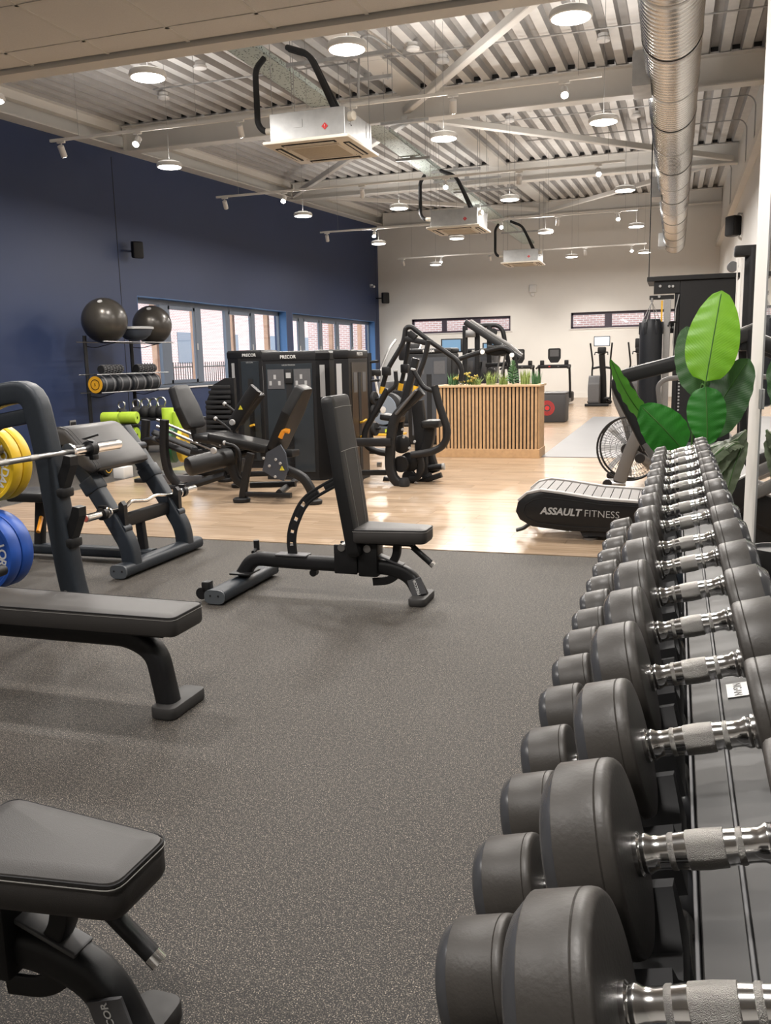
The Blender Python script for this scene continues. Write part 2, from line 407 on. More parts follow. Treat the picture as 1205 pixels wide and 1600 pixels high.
# blue wall panel joint
st(MB().b2((XL, 14.06, 0), (XL+.004, 14.075, 5.0)).build('trim_1', dark_m, smooth=0))
for y in (28.6,):
    st(MB().b2((XL, y, 0), (XL+.003, y+.012, 5.7)).build('trim_2', dark_m, smooth=0))
# reveals, frames, glass
def lwindow(n, h, mull, sill_lab):
    y0, y1, z0, z1 = h
    fr = MB()
    X0 = XL-.20
    fr.b2((X0-.06, y0, z0), (X0, y1, z0+.07)); fr.b2((X0-.06, y0, z1-.11), (X0, y1, z1)); fr.b2((X0-.06, y0, z0), (X0, y0+.07, z1)); fr.b2((X0-.06, y1-.07, z0), (X0, y1, z1))
    w = st(fr.build('window_%d' % n, fr_m, smooth=0))
    for (a, b_) in mull: MB().b2((X0-.05, a, z0+.07), (X0+.025, b_, z1-.11)).build('mullion', fr_m, w, smooth=0)
    ed = [y0+.07] + [q for m_ in mull for q in m_] + [y1-.07]
    for i in range(0, len(ed), 2):
        a, b_ = ed[i], ed[i+1]
        MB().b2((X0-.035, a, z0+.07), (X0-.028, b_, z1-.11)).build('pane', glass_m, w, smooth=0)
        if i in (2, 6) or (n == 2 and i in (0, 4)):
            s_ = MB(); q = .07
            s_.b2((X0-.01, a, z0+.07), (X0+.02, a+q, z1-.11)); s_.b2((X0-.01, b_-q, z0+.07), (X0+.02, b_, z1-.11)); s_.b2((X0-.01, a, z0+.07), (X0+.02, b_, z0+.07+q)); s_.b2((X0-.01, a, z1-.11-q), (X0+.02, b_, z1-.11))
            sa = s_.build('sash', fr_m, w, smooth=0)
            MB().box((X0+.03, b_+.03, (z0+z1)/2-.05), (.02,.03,.14), .006).build('window_handle', sill_m, sa)
    MB().b2((XL-.21, y0, z0-.03), (XL+.03, y1, z0)).build('window_sill', sill_m, w, smooth=0)
    r_ = MB(); r_.b2((XL-.2, y0-.0, z0), (XL+.001, y0+.012, z1)); r_.b2((XL-.2, y1-.012, z0), (XL+.001, y1, z1)); r_.b2((XL-.2, y0, z1-.012), (XL+.001, y1, z1))
    r_.build('reveal', reveal_m, w, smooth=0)
lwindow(1, LW[0], [(15.6,15.89),(16.96,17.2),(18.3,18.45),(19.6,19.8)], '')
lwindow(2, LW[1], [(22.48,22.79),(23.96,24.1),(25.29,25.45),(26.64,26.75)], '')
def fwindow(n, h, mull):
    x0, x1, z0, z1 = h; Y0 = YF+.10; fr = MB(); q = .06
    fr.b2((x0, Y0, z0), (x1, Y0+.06, z0+q)); fr.b2((x0, Y0, z1-q-.02), (x1, Y0+.06, z1)); fr.b2((x0, Y0, z0), (x0+q, Y0+.06, z1)); fr.b2((x1-q, Y0, z0), (x1, Y0+.06, z1))
    w = st(fr.build('window_%d' % n, frd_m, smooth=0)); ed = [x0+q]
    for a, b_ in mull: MB().b2((a, Y0-.01, z0+q), (b_, Y0+.05, z1-q)).build('mullion', frd_m, w, smooth=0); ed += [a, b_]
    ed.append(x1-q)
    for i in range(0, len(ed), 2): MB().b2((ed[i], Y0+.03, z0+q), (ed[i+1], Y0+.037, z1-q)).build('pane', glass_m, w, smooth=0)
    MB().b2((x0-.06, YF-.03, z0-.03), (x1+.06, YF+.1, z0)).build('window_sill', sill_m, w, smooth=0)
    r_ = MB(); r_.b2((x0, YF-.001, z1-.01), (x1, YF+.1, z1)); r_.b2((x0, YF, z0), (x0+.01, YF+.1, z1)); r_.b2((x1-.01, YF, z0), (x1, YF+.1, z1)); r_.build('reveal', frd_m, w, smooth=0)
fwindow(3, FW[0], [(-7.45,-7.28), (-6.37,-6.14)])
fwindow(4, FW[1], [(-2.16,-1.94), (-.98,-.78)])
# outside
st(MB().b2((-60, -30, -.5), (60, 80, -.15)).build('ground', concrete_m, smooth=0))
bb = MB().b2((-24, 4, -.15), (-23, 60, 4.6)).build('wall', brick_m, None, smooth=0)
bb2 = T('brick_building', 'pink brick building seen through the blue wall windows', 'building', (-23, 30, -.15)); bb.parent = bb2; bb.data.transform(Matrix.Translation(-bb2.location))
for y in range(8, 56, 5):
    w_ = MB().b2((-23.02, y, 1.4), (-22.98, y+1.3, 2.9)).build('window', fr_m, bb2, smooth=0)
MB().b2((-24.6, 3.6, 4.6), (-22.6, 60.4, 4.9)).build('roof', greyp_m, bb2, smooth=0)
bc = T('brick_building', 'pink brick building close behind the high windows of the far white wall', 'building', (-3, 33, -.15))
MB().b2((-14, 33, -.15), (8, 34, 5.2)).build('wall', brick_m, bc, smooth=0); MB().b2((-14.3, 32.7, 5.2), (8.3, 34.3, 5.4)).build('roof', greyp_m, bc, smooth=0)
fe = T('railing_fence', 'thin dark metal railing fence outside the blue wall windows', 'fence', (-15, 22, -.15))
rl = MB(); rl.b2((-15.02, 8, .3), (-14.98, 48, .34)); rl.b2((-15.02, 8, 1.25), (-14.98, 48, 1.29)); rl.build('rail', frame_m, fe, smooth=0)
br_ = MB()
for i in range(280): br_.b2((-15.01, 8+i*.143, -.15), (-14.99, 8.02+i*.143, 1.42))
br_.build('bars', frame_m, fe, smooth=0, kind='stuff')
for i, (x, y) in enumerate([(-11.6,18.2),(-11.6,20.0),(-11.6,22.0),(-11.6,24.2),(-11.6,26.7),(-11.6,29.4),(-11.6,32.4),(-11.6,35.5)]):
    o = MB().b2((x-.07, y-.07, -.15), (x+.07, y+.07, 4.0), .01).build('timber_post', timber_m, smooth=0); o.location = (0,0,0)
    tag(o, 'pale timber post standing outside, %s from the left through the blue wall windows' % ORD[i], 'post', 'timber posts outside')
# ---------------------------------------------------------------- roof deck with ribs
def deck(x0, x1, y0, y1, name):
    prof = []; x = x0; p = .28
    while x < x1-.001:
        for dx, dz in ((0, 0), (.125, 0), (.155, .075), (.25, .075)):
            if x+dx <= x1: prof.append((x+dx, dz))
        x += p
    prof.append((x1, 0))
    mb = MB(); n = len(prof)
    a = [mb.bm.verts.new((px, y0, deckz(y0)+pz)) for px, pz in prof]; b_ = [mb.bm.verts.new((px, y1, deckz(y1)+pz)) for px, pz in prof]
    for i in range(n-1):
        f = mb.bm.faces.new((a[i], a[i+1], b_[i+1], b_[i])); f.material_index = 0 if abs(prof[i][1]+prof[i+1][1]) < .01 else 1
    return mb
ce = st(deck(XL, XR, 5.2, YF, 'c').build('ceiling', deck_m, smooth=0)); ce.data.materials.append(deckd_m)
MB().b2((XL-.3, YB-.3, 6.5), (XR+.3, YF+.3, 6.6)).build('roof_slab', deck_m, ce, smooth=0)
# eaves beam at the left wall
def slopebox(x0, x1, y0, y1, dz0, dz1, name, m, parent=None):
    mb = MB()
    mb.rings([[V((x0, y, deckz(y)+dz0)), V((x1, y, deckz(y)+dz0)), V((x1, y, deckz(y)+dz1)), V((x0, y, deckz(y)+dz1))] for y in (y0, y1)])
    return mb.build(name, m, parent, smooth=0)
st(slopebox(XL+.001, XL+.30, 5.4, YF, -.36, -.34, 'trim_3', beamw_m)); st(slopebox(XL+.001, XL+.03, 5.4, YF, -.34, 0, 'trim_4', beamw_m)); 
st(slopebox(XL+.16, XL+.30, 5.4, YF, -.12, -.0, 'trim_5', beamw_m))
st(slopebox(-4.22, -3.86, 5.4, YF, -.06, .0, 'trim_6', beamw_m))
st(MB().b2((XR-.12, 5.8, 4.45), (XR, YF, 4.58)).build('trim_7', beamw_m, smooth=0))
# rafters : I beams
def ibeam(p0, p1, h, w, name, m, parent=None, t=.02, tag_=None):
    p0, p1 = V(p0), V(p1); d = (p1-p0).normalized(); side = d.cross(V((0,0,1))).normalized(); up = side.cross(d)
    mb = MB()
    for (cz, hh, ww) in ((h/2-t/2, t, w), (-h/2+t/2, t, w), (0, h-2*t, t*.8)):
        mb.rings([[p + up*(cz+sz*hh/2) + side*(sx*ww/2) for sx, sz in ((-1,-1),(1,-1),(1,1),(-1,1))] for p in (p0, p1)])
    return mb.build(name, m, parent, smooth=0)
RY = [14.04, 21.3, 28.55]
for i, y in enumerate(RY):
    zt = deckz(y) - .01; b_ = st(ibeam((XL+.31, y, zt-.22), (XR-.02, y, zt-.22), .42, .24, 'trim_%d' % (8+i), beamw_m))
    MB().b2((XL+.35, y-.10, zt-.42), (XL+.37, y+.10, zt)).build('stiffener', beamw_m, b_, smooth=0)
    if i < 2: MB().b2((XR-.22, y-.13, 0), (XR-.001, y+.13, zt-.42)).build('column', beamw_m, b_, smooth=0) if False else None
for i, y in enumerate(RY[:2]):
    for k_ in range(38):
        xk = XL + .28*k_ + .20
        if xk < XL+.4: continue
        o = MB().b2((xk-.05,y-.13,deckz(y)+.002),(xk+.05,y-.121,deckz(y)+.06)).build('rib_void_shade', dark_m, ce, smooth=0)  # dark block imitates the shade inside the open rib void above the rafter
# wind braces
def brace(n, a, b_): 
    st(MB().sweep([a, b_], .11, .11, n=8, sq=8, b=(0,0,1)).build('trim_%d' % n, beamw_m, smooth=30))
brace(12, (-4.15, 14.05, 5.2), (-1.35, 9.9, 5.1)); brace(13, (-3.9, 14.3, 5.12), (1.0, 21.1, 5.42)); brace(14, (-4.1, 28.3, 5.7), (1.0, 21.6, 5.5))
brace(15, (-4.15, 14.3, 5.15), (-9.2, 21.1, 5.45))
brace(16, (-4.2, 28.3, 5.8), (-9.2, 21.5, 5.5))
# ---------------------------------------------------------------- suspended ceiling at the near end
sz = 3.35
sc_ = st(MB().b2((XL, YB, sz+.02), (NM+.01, 5.30, sz+.10)).build('ceiling', tile_m, smooth=0))
tx0, ty0, tp = -3.57, 5.02, .595
gm = MB()
xs = [tx0 + i*tp for i in range(-11, 7)]; ys = [ty0 - j*tp for j in range(0, 14)]
for x in xs: gm.b2((x-.012, YB, sz-.002), (x+.012, 5.28, sz+.006))
for y in ys: gm.b2((XL, y-.012, sz-.002), (NM, y+.012, sz+.006))
gm.build('ceiling_grid', whitep_m, sc_, smooth=0)
tmesh = None
for i in range(-7, 6):
    for j in range(-1, 4):
        xa, ya = tx0+i*tp, ty0-(j+1)*tp; xb, yb = xa+tp, min(ya+tp, 5.27)
        if xb > NM: continue
        MB().box(((xa+xb)/2, (ya+yb)/2, sz+.010), (xb-xa-.012, yb-ya-.012, .016), .003).build('ceiling_tile', tile_m, sc_, smooth=0)
st(MB().b2((XL, 5.28, sz-.03), (NM, 5.42, sz+.35)).b2((XL, 5.36, sz+.3), (NM, 5.42, 5.5)).build('trim_18', whitep_m, smooth=0))
# near zone ceiling downlights (recessed, out of frame above the viewer)
def area(name, loc, size, w, col=LAMPC, rot=(0,0,0), shape='DISK'):
    l = bpy.data.lights.new(name, 'AREA'); l.shape = shape; l.size = size; l.energy = w; l.color = col
    o = bpy.data.objects.new(name, l); COL.objects.link(o); o.location = loc; o.rotation_euler = rot; return o
for i, (x, y) in enumerate([(-.6, .6), (-.6, 3.6), (-3.0, .6), (-3.0, 3.6), (-5.8, 2.0), (-7.8, 3.4)]):
    t_ = T('ceiling_downlight', 'recessed round downlight in the tiled ceiling near the camera, %s' % ['above the near dumbbells','above the far dumbbells','over the bottom left bench','over the middle bench','over the flat bench','by the blue wall'][i], 'light', (x, y, sz), 'recessed downlights above the camera')
    MB().lathe((x,y,sz-.012), (0,0,1), [(.16,0),(.17,.006),(.17,.012)], 28).build('rim', lampw_m, t_)
    MB().lathe((x,y,sz-.014), (0,0,1), [(.14,0),(.14,.004)], 28).build('diffuser', glow_m, t_)
    area('downlight_lamp', (x,y,sz-.03), .26, NEAR_W)
# ---------------------------------------------------------------- mirror
mi = T('wall_mirror', 'tall frameless wall mirror beside the dumbbell rack', 'mirror', (NM, 2, .3))
MB().b2((NM, YB+.1, .12), (NM+.011, 4.84, 3.3)).build('glass', mirror_m, mi, smooth=0)
MB().b2((NM-.004, 4.835, .12), (NM+.012, 4.85, 3.3)).build('edge_strip', galv_m, mi, smooth=0)
MB().b2((NM-.012, 4.80, 1.06), (NM, 4.86, 1.16), .002).build('clip', galv_m, mi, smooth=0)
# ---------------------------------------------------------------- pendant lamps
def pendant(x, y, z, lab, grp='round pendant lights under the metal roof'):
    t_ = T('pendant_light', lab, 'light', (x, y, z), grp)
    MB().lathe((x,y,z), (0,0,1), [(.155,.0),(.17,.004),(.175,.03),(.165,.055),(.10,.06),(.095,.085),(.02,.09)], 32).build('housing', lampw_m, t_)
    MB().lathe((x,y,z-.006), (0,0,1), [(.14,0),(.155,.005),(.155,.008)], 32).build('diffuser', glow_m, t_)
    MB().cyl((x,y,z+.09), (x,y,deckz(y)), .0025, n=6).build('suspension_wire', steel_m, t_)
    MB().lathe((x,y,z+.057),(0,0,1),[(.105,0),(.155,.0),(.155,.004),(.105,.006)],32,cap=False).build('upper_glow_ring', ring_m, t_)
    area('pendant_lamp', (x,y,z-.02), .28, PEND_W)
    area('pendant_uplight', (x,y,z+.10), .30, UP_W, rot=(PI,0,0))
PX = [-8.6, -6.64, -4.78, -2.79, -.88]
rows = [(7.67, (1,2,3,4)), (11.05, (1,3,4)), (15.62, (1,2,3,4)), (20.03, (1,2,3,4)), (25.2, (1,3,4))]
PT = {(7.67,1):None}
rown = ['nearest','second','third','fourth','farthest']
for ri, (y, cs) in enumerate(rows):
    for j, c in enumerate(cs):
        z = 4.0 if not (ri==0) else 4.0
        pendant(PX[c], y, z, 'glowing round white pendant lamp, %s from the left in the %s row' % (ORD[j], rown[ri]))
pendant(-8.62, 11.0, 4.0, '') if False else None
# spotlights on tracks
TY = [10.35, 14.85, 19.8, 25.9]; SX = [-7.83,-6.66,-5.2,-3.72,-2.5,-1.25]
tn = ['nearest','second','third','farthest']
for ti, ty in enumerate(TY):
    tr = T('lighting_track', 'white lighting track hung below the roof, the %s of four' % (['nearest','second','third','farthest'][ti]), 'track', (-4.4, ty, 4.30), 'white lighting tracks')
    MB().b2((-8.0, ty-.018, 4.30), (-.85, ty+.018, 4.335), .003).build('rail', whitep_m, tr, smooth=0)
    for x in (-7.55, -5.8, -4.3, -2.7, -1.1): MB().cyl((x, ty, 4.335), (x, ty, deckz(ty)), .0025, n=6).build('hanger_wire', steel_m, tr)
    for si, x in enumerate(SX):
        toward = si % 2 == 1
        d = V((.22 if toward else -.15, -1.15 if toward else .75, -1)).normalized()
        if ti == 3 and not toward: d = V((0, .8, -1)).normalized()
        s_ = T('track_spotlight', 'white cylinder spotlight %s on the %s track, %s from the left' % ('glowing towards the camera' if toward else 'turned away', tn[ti], ORD[si]), 'spotlight', (x, ty, 4.3), 'track spotlights')
        MB().b2((x-.06, ty-.015, 4.275), (x+.06, ty+.015, 4.30), .003).cyl((x,ty,4.22),(x,ty,4.28),.008,n=8).build('bracket', whitep_m, s_)
        c = V((x, ty, 4.2)); a = c - d*.05; b_ = c + d*.10
        MB().lathe(a, d, [(.03,0),(.042,.008),(.042,.15),(.038,.15),(.036,.135)], 20).build('barrel', lampw_m, s_)
        MB().lathe(a + d*.128, d, [(.037,0),(.040,.012),(.034,.026)],16).build('lens', spotg_m, s_)
        l = bpy.data.lights.new('spot_lamp', 'SPOT'); l.energy = SPOT_W; l.color = (1,.92,.82); l.spot_size = math.radians(72); l.spot_blend = .8; l.shadow_soft_size = .04
        lo = bpy.data.objects.new('spot_lamp', l); COL.objects.link(lo); lo.location = a + d*.16; lo.rotation_euler = d.to_track_quat('-Z', 'Y').to_euler()
# ---------------------------------------------------------------- cassettes
def cassette(y0, x0, lab, s=.95):
    z = 3.58; x1, y1 = x0+s, y0+s+.05; cx, cy = (x0+x1)/2, (y0+y1)/2
    t_ = T('air_conditioning_cassette', lab, 'air conditioner', (cx, cy, z), 'ceiling cassettes down the middle of the room')
    MB().box((cx,cy,z+.02), (s, y1-y0, .035), .012).build('fascia', cass_m, t_)
    MB().box((cx,cy,z-.002), (.52,.52,.012), .004).build('intake_grille', grille_m, t_)
    fr2 = MB()
    for a in (-1, 1):
        fr2.box((cx, cy+a*.275, z-.004), (.60,.02,.012)); fr2.box((cx+a*.275, cy, z-.004), (.02,.60,.012))
    fr2.build('grille_frame', cass_m, t_, smooth=0)
    for a, b_ in ((0,1),(0,-1),(1,0),(-1,0)):
        MB().box((cx+a*.385, cy+b_*.385, z), (.07 if a else .6, .6 if a else .07, .012), .003).build('air_vent', dark_m, t_)
        MB().box((cx+a*.388, cy+b_*.388, z-.006), (.03 if a else .56, .56 if a else .03, .006), .002).build('flap', cass_m, t_)
    bz = MB().b2((cx-.42, cy-.42, z+.04), (cx+.42, cy+.42, z+.32), .006).build('casing', galv_m, t_, smooth=0)
    MB().b2((cx-.15, cy-.425, z+.16), (cx-.05, cy-.42, z+.24)).build('access_plate', galv_m, bz, smooth=0)
    MB().prism((cx+.2, cy-.423, z+.11), (1,0,1), (-1,0,1), [(0,0),(.05,0),(.05,.05),(0,.05)], .002).build('warning_sticker', red_m, bz, smooth=0)
    text('lettering', '!', .045, (cx+.2, cy-.4265, z+.145), (1,0,0), (0,0,1), white_m, bz)
    for a, b_ in ((-.44,-.3),(-.44,.3),(.44,-.3),(.44,.3)): MB().cyl((cx+a,cy+b_,z+.15),(cx+a,cy+b_,deckz(cy)),.004,n=6).build('hanging_rod', steel_m, t_)
    MB().sweep([(cx-.44,cy-.2,z+.2),(cx-.60,cy-.2,z+.22),(cx-.66,cy-.2,z+.3),(cx-.66,cy-.2,z+.85),(cx-.60,cy-.1,z+.98)], .065, fil=.08, n=10).build('insulated_pipe', foam_m, t_)
    MB().cyl((cx-.40,cy-.2,z+.2),(cx-.56,cy-.2,z+.215),.036,n=12).build('pipe_joint', cass_m, t_)
    for k_ in (0, .06): MB().sweep([(cx+.40,cy-.28+k_,z+.16),(cx+.30+k_*.4,cy-.35+k_,z+.28),(cx+.16,cy-.4+k_,z+.62),(cx+.02,cy-.35+k_,z+.88),(cx-.2,cy-.25+k_,z+.98),(cx-.28,cy-.2+k_,z+1.02)], .06, fil=.12, n=10).build('insulated_pipe', foam_m, t_)
    MB().lathe((cx+.40,cy-.30,z+.24),(1,-.3,0),[(.045,0),(.045,.09),(.03,.10)],12).build('pipe_joint', cass_m, t_)
cassette(8.80, -4.17, 'ceiling air conditioning cassette nearest the camera, black pipes above')
cassette(15.40, -4.22, 'ceiling air conditioning cassette, middle one of three')
cassette(21.80, -4.12, 'ceiling air conditioning cassette farthest away, small before the far wall')
# cable tray with hangers
ct = T('cable_tray', 'galvanised perforated cable tray running above the cassettes', 'cable tray', (-4.55, 15, 4.70))
mb = MB(); mb.b2((-4.74, 8.0, 4.70), (-4.40, 12.9, 4.705)); mb.b2((-4.74, 8.0, 4.70), (-4.735, 12.9, 4.76)); mb.b2((-4.405, 8.0, 4.70), (-4.40, 12.9, 4.76))
mb.b2((-4.50, 13.2, 4.70), (-4.16, 27.5, 4.705)); mb.b2((-4.50, 13.2, 4.70), (-4.495, 27.5, 4.76)); mb.b2((-4.165, 13.2, 4.70), (-4.16, 27.5, 4.76)); mb.b2((-4.74, 12.8, 4.70), (-4.16, 13.2, 4.705))
tray_m = mat('perforated_galvanised', (.42,.46,.43), .6, .15)
_t = tray_m.node_tree; _v = _t.nodes.new('ShaderNodeTexVoronoi'); _v.inputs['Scale'].default_value = 28; _c = _t.nodes.new('ShaderNodeTexCoord'); _t.links.new(_c.outputs['Object'], _v.inputs['Vector'])
_r2 = _t.nodes.new('ShaderNodeValToRGB'); _r2.color_ramp.interpolation = 'CONSTANT'; _r2.color_ramp.elements[0].color = (.05,.06,.06,1); _r2.color_ramp.elements[1].position = .28; _r2.color_ramp.elements[1].color = (.46,.52,.49,1)
_t.links.new(_v.outputs['Distance'], _r2.inputs[0]); _t.links.new(_r2.outputs[0], _t.nodes['Principled BSDF'].inputs['Base Color'])
mb.build('tray', tray_m, ct, smooth=0)
for i, (y, x0, x1) in enumerate([(8.9,-4.3,-3.3),(9.8,-4.3,-3.0),(10.6,-3.9,-3.3),(11.6,-4.85,-4.3),(12.6,-4.1,-3.4),(14.9,-4.6,-4.0),(16.1,-4.3,-3.4),(17.0,-4.5,-3.2),(18.2,-4.4,-3.1),(20.0,-4.6,-4.0),(22.2,-4.6,-3.2),(24.5,-4.6,-3.4)]):
    h = T('strut_hanger', 'galvanised strut hanger below the roof, %s from the camera' % ORD[i], 'bracket', ((x0+x1)/2, y, 4.66), 'strut hangers in the roof space')
    MB().b2((x0, y-.02, 4.64), (x1, y+.02, 4.68)).build('channel', galv_m, h, smooth=0)
    for x in (x0+.05, x1-.05): MB().cyl((x,y,4.2 if i % 3 == 1 else 4.62),(x,y,deckz(y)),.004,n=6).build('threaded_rod', steel_m, h)
    MB().box(((x0+x1)/2,y,4.70),(.08,.06,.05),.004).build('clamp', galv_m, h)
# conduits
for i, (y, x0, pts) in enumerate([(12.0,-7.4,None),(16.6,-3.6,None),(18.6,-3.0,None),(23.6,-3.0,None)]):
    zc = deckz(y)-.05
    o = MB().sweep([(x0,y,zc),(XR-.12,y,zc),(XR-.03,y,zc-.12),(XR-.03,y,4.6)], .022, fil=.15, n=8).build('conduit', galv_m); tag(o, 'thin grey electrical conduit across the metal deck, %s from the camera' % ORD[i], 'conduit', 'conduits on the roof deck')
o = MB().sweep([(-3.55,12.0,5.3),(-3.62,11.6,5.3),(-3.66,10.9,5.25),(-3.66,10.5,5.1),(-3.66,10.4,4.40)], .03, fil=.15, n=8).build('conduit', galv_m); tag(o, 'grey conduit bending down to the nearest lighting track', 'conduit')
for i, (x, y) in enumerate([(-6.19,11.24),(-7.48,12.4),(-3.13,12.4),(-1.01,12.4),(-2.95,16.5),(-3.35,11.7),(-.8,17.2)]):
    z = deckz(y); o = MB().lathe((x,y,z-.10),(0,0,1),[(.05,0),(.085,.012),(.09,.04),(.07,.06),(.07,.10)],20).build('smoke_detector', lampw_m)
    tag(o, 'white round smoke detector under the roof deck, %s' % ['left of the first pendant','close to the blue wall','beside the diagonal brace','nearest the silver duct','behind the diagonal brace','small one above the cassette','far one beside the duct'][i], 'smoke detector')
# ---------------------------------------------------------------- spiral duct
dx, dz, dr = -.13, 4.40, .277
du = T('spiral_duct', 'large silver spiral ventilation duct hanging along the right side', 'duct', (dx, 16, dz))
prof = []; y = 5.45
while y < 26.9:
    prof += [(dr, y), (dr, y+.075), (dr+.007, y+.082), (dr+.007, y+.092)]; y += .10
mb = MB(); mb.lathe((dx,0,dz), (0,1,0), prof, 40); mb.build('duct_body', duct_m, du, smooth=25)
mb = MB(); mb.lathe((dx,26.9,dz), (0,1,0), [(dr+.01,0),(dr+.01,.06),(dr-.03,.08)], 40).build('end_cap', galv_m, du)
for y in [6.6+ i*1.45 for i in range(14)]:
    MB().lathe((dx,y,dz),(0,1,0),[(dr+.008,0),(dr+.012,.005),(dr+.012,.045),(dr+.008,.05)],40,cap=False).build('joint_band', galv_m, du)
for y in (8, 12, 16, 20, 24):
    MB().cyl((dx-.2,y,dz+.22),(dx-.2,y,deckz(y)),.004,n=6).build('hanger_rod', steel_m, du)
for i, y in enumerate((10.4, 17.6, 25.6)):
    g = MB().b2((dx-dr-.13, y, dz-.22), (dx-dr+.06, y+.55, dz+.14), .004).build('grille_box', galv_m, du, smooth=0)
    MB().b2((dx-dr-.135, y+.03, dz-.19), (dx-dr-.13, y+.52, dz+.11)).build('grille', whitep_m, g, smooth=0)
# ---------------------------------------------------------------- wall items
def speaker(c, d, lab, s=1, parent=None):
    t_ = T('wall_speaker', lab, 'speaker', c); c = V(c); d = V(d).normalized(); sd = V((0,0,1)).cross(d)
    R = Matrix((sd, d, V((0,0,1)))).transposed()
    MB().box(c, (.20*s,.16*s,.30*s), .03*s, R).build('cabinet', black_m, t_)
    MB().box(c+d*.078*s, (.17*s,.012*s,.27*s), .005, R).build('grille', dark_m, t_)
    return t_
s1 = speaker((XL+.22, 14.35, 3.43), (.8,-.6,-.15), 'black loudspeaker high on the blue wall'); MB().cyl((XL,14.5,3.43),(XL+.16,14.4,3.43),.02,n=10).build('bracket', black_m, s1)
s2 = speaker((XL+.35, 28.55, 3.38), (.5,-.8,-.1), 'small black loudspeaker in the far left corner of the room', 1.2); MB().cyl((XL,28.6,3.38),(XL+.3,28.6,3.38),.02,n=8).build('bracket', black_m, s2)
s3 = speaker((XR-.16, 19.2, 3.78), (-.75,-.66,0), 'black loudspeaker with white bracket on the right wall', 1.3); MB().sweep([(XR,19.2,4.0),(XR-.08,19.2,4.02),(XR-.06,19.15,3.55),(XR,19.2,3.52)], .03, .05, fil=.03).build('bracket', whitep_m, s3)
cc = T('security_camera', 'small white security camera on the far end of the blue wall', 'camera', (XL+.1, 28.0, 3.75)); MB().box((XL+.05,28.0,3.75),(.1,.06,.10),.01).build('mount', lampw_m, cc); MB().cyl((XL+.06,27.95,3.72),(XL+.22,27.8,3.70),.035,n=12).build('lens_barrel', lampw_m, cc)
p = W(833, 453, YF-.04); em = T('wall_sensor_box', 'small white sensor box high on the middle of the far wall', 'sensor', p)
MB().box(p+V((0,0,.04)), (.24,.07,.24), .02).build('body', lampw_m, em); MB().box(p+V((0,0,-.15)), (.10,.06,.10), .02).build('sensor', lampw_m, em)
so = T('wall_socket', 'small double wall socket low on the blue wall', 'socket', (XL+.01, 12.4, .42)); MB().box((XL+.012,12.4,.42),(.02,.16,.10),.004).build('plate', steel_m, so); MB().box((XL+.024,12.4,.405),(.006,.13,.07),.002).build('cover', dark_m, so)

# ================================================================== DUMBBELL RACK
TIL = math.radians(15)
NDB = 17
topY = [.560,.760,1.0,1.225,1.44,1.66,1.89,2.10,2.38,2.62,2.83,3.07,3.28,3.53,3.80,4.02,4.21]
topR = [.081,.087,.080,.083,.079,.076,.074,.072,.064,.062,.058,.055,.053,.050,.050,.044,.042]
def dumbbell(R, L, grip, name, lab, grp):
    t_ = T(name, lab, 'dumbbell', (0,0,0), grp); g = grip/2
    hp = [(.0190,-g),(.0195,-g+.003),(.0195,-g+.006),(.0168,-g+.008),(.0178,-g+.011),(.0178,-g+.013),(.0150,-g+.018),(.0146,-g+.026)]
    MB().lathe((0,0,0),(1,0,0), hp + [(.0162,-.02),(.0168,0)] + [(r,-x) for r, x in reversed(hp)], 28).build('grip', chrome_m, t_)
    for a, b_ in ((-.032,-.026),(-.017,.017),(.026,.032)):
        MB().lathe((a,0,0),(1,0,0),[(.0152,0),(.0162 if abs(a)>.02 else .0170,.0012),(.0176 if abs(a)<.02 else .0162,(b_-a)/2),(.0162 if abs(a)>.02 else .0170,b_-a-.0012),(.0152,b_-a)],28).build('knurled_band', knurl_m, t_)
    for s in (-1, 1):
        hd = MB().lathe((s*g,0,0),(s,0,0),[(.026,-.002),(R*.90,.0),(R*.955,.0012),(R*.985,.004),(R,.009),(R,.0125),(R*.988,.0135),(R,.0145),(R,L*.80),(R*.992,L*.80+.001)],48).build('head', rubberh_m, t_)
        MB().lathe((s*g,0,0),(s,0,0),[(R*.990,L*.80),(R*.985,L*.82),(R*.86,L),(R*.80,L+.003),(R*.55,L+.003),(R*.52,L),(.001,L)],48,cap=False).build('bevelled_end', rim_m, hd)
    return t_
def place_db(i, n, Y, X, Z, R, L, lab, grp, cache={}):
    key = (round(R,4), round(L,4))
    if key not in cache:
        o = dumbbell(R, L, .128, 'dumbbell', lab, grp); cache[key] = o
    else: o = dup(cache[key]); relabel(o, lab, grp)
    o.location = (X, Y, Z); o.rotation_euler = (random.uniform(-1,1), -TIL, random.uniform(-.025,.025))
    return o
for i, (Y, R) in enumerate(zip(topY, topR)):
    if i in (0,):
        lab = 'largest black rubber dumbbell at the near end of the top tier, half out of frame'
    else: lab = 'black rubber dumbbell with chrome grip on the top tier, %s from the near end' % ORD[i]
    place_db(i, 17, Y, .040, .918 + (R-.085)*.25, R, round(.033+R*.36,4), lab, 'dumbbells on the top tier of the rack')
lowY = [.78,1.01,1.225,1.445,1.66,1.90,2.12,2.35,2.56,2.78,2.99,3.22,3.45,3.68,3.90,4.14]
for i, Y in enumerate(lowY):
    R = .082 - i*.0019
    place_db(i, 14, Y, -.101, .568, round(R+.004,4), .092, 'black rubber dumbbell on the lower tier, %s from the near end' % ORD[i], 'dumbbells on the lower tier of the rack')
rk = T('dumbbell_rack', 'two-tier black dumbbell rack running along the mirror wall', 'rack', (.1, 2.4, 0))
Ri = Matrix.Rotation(-TIL, 3, 'Y')
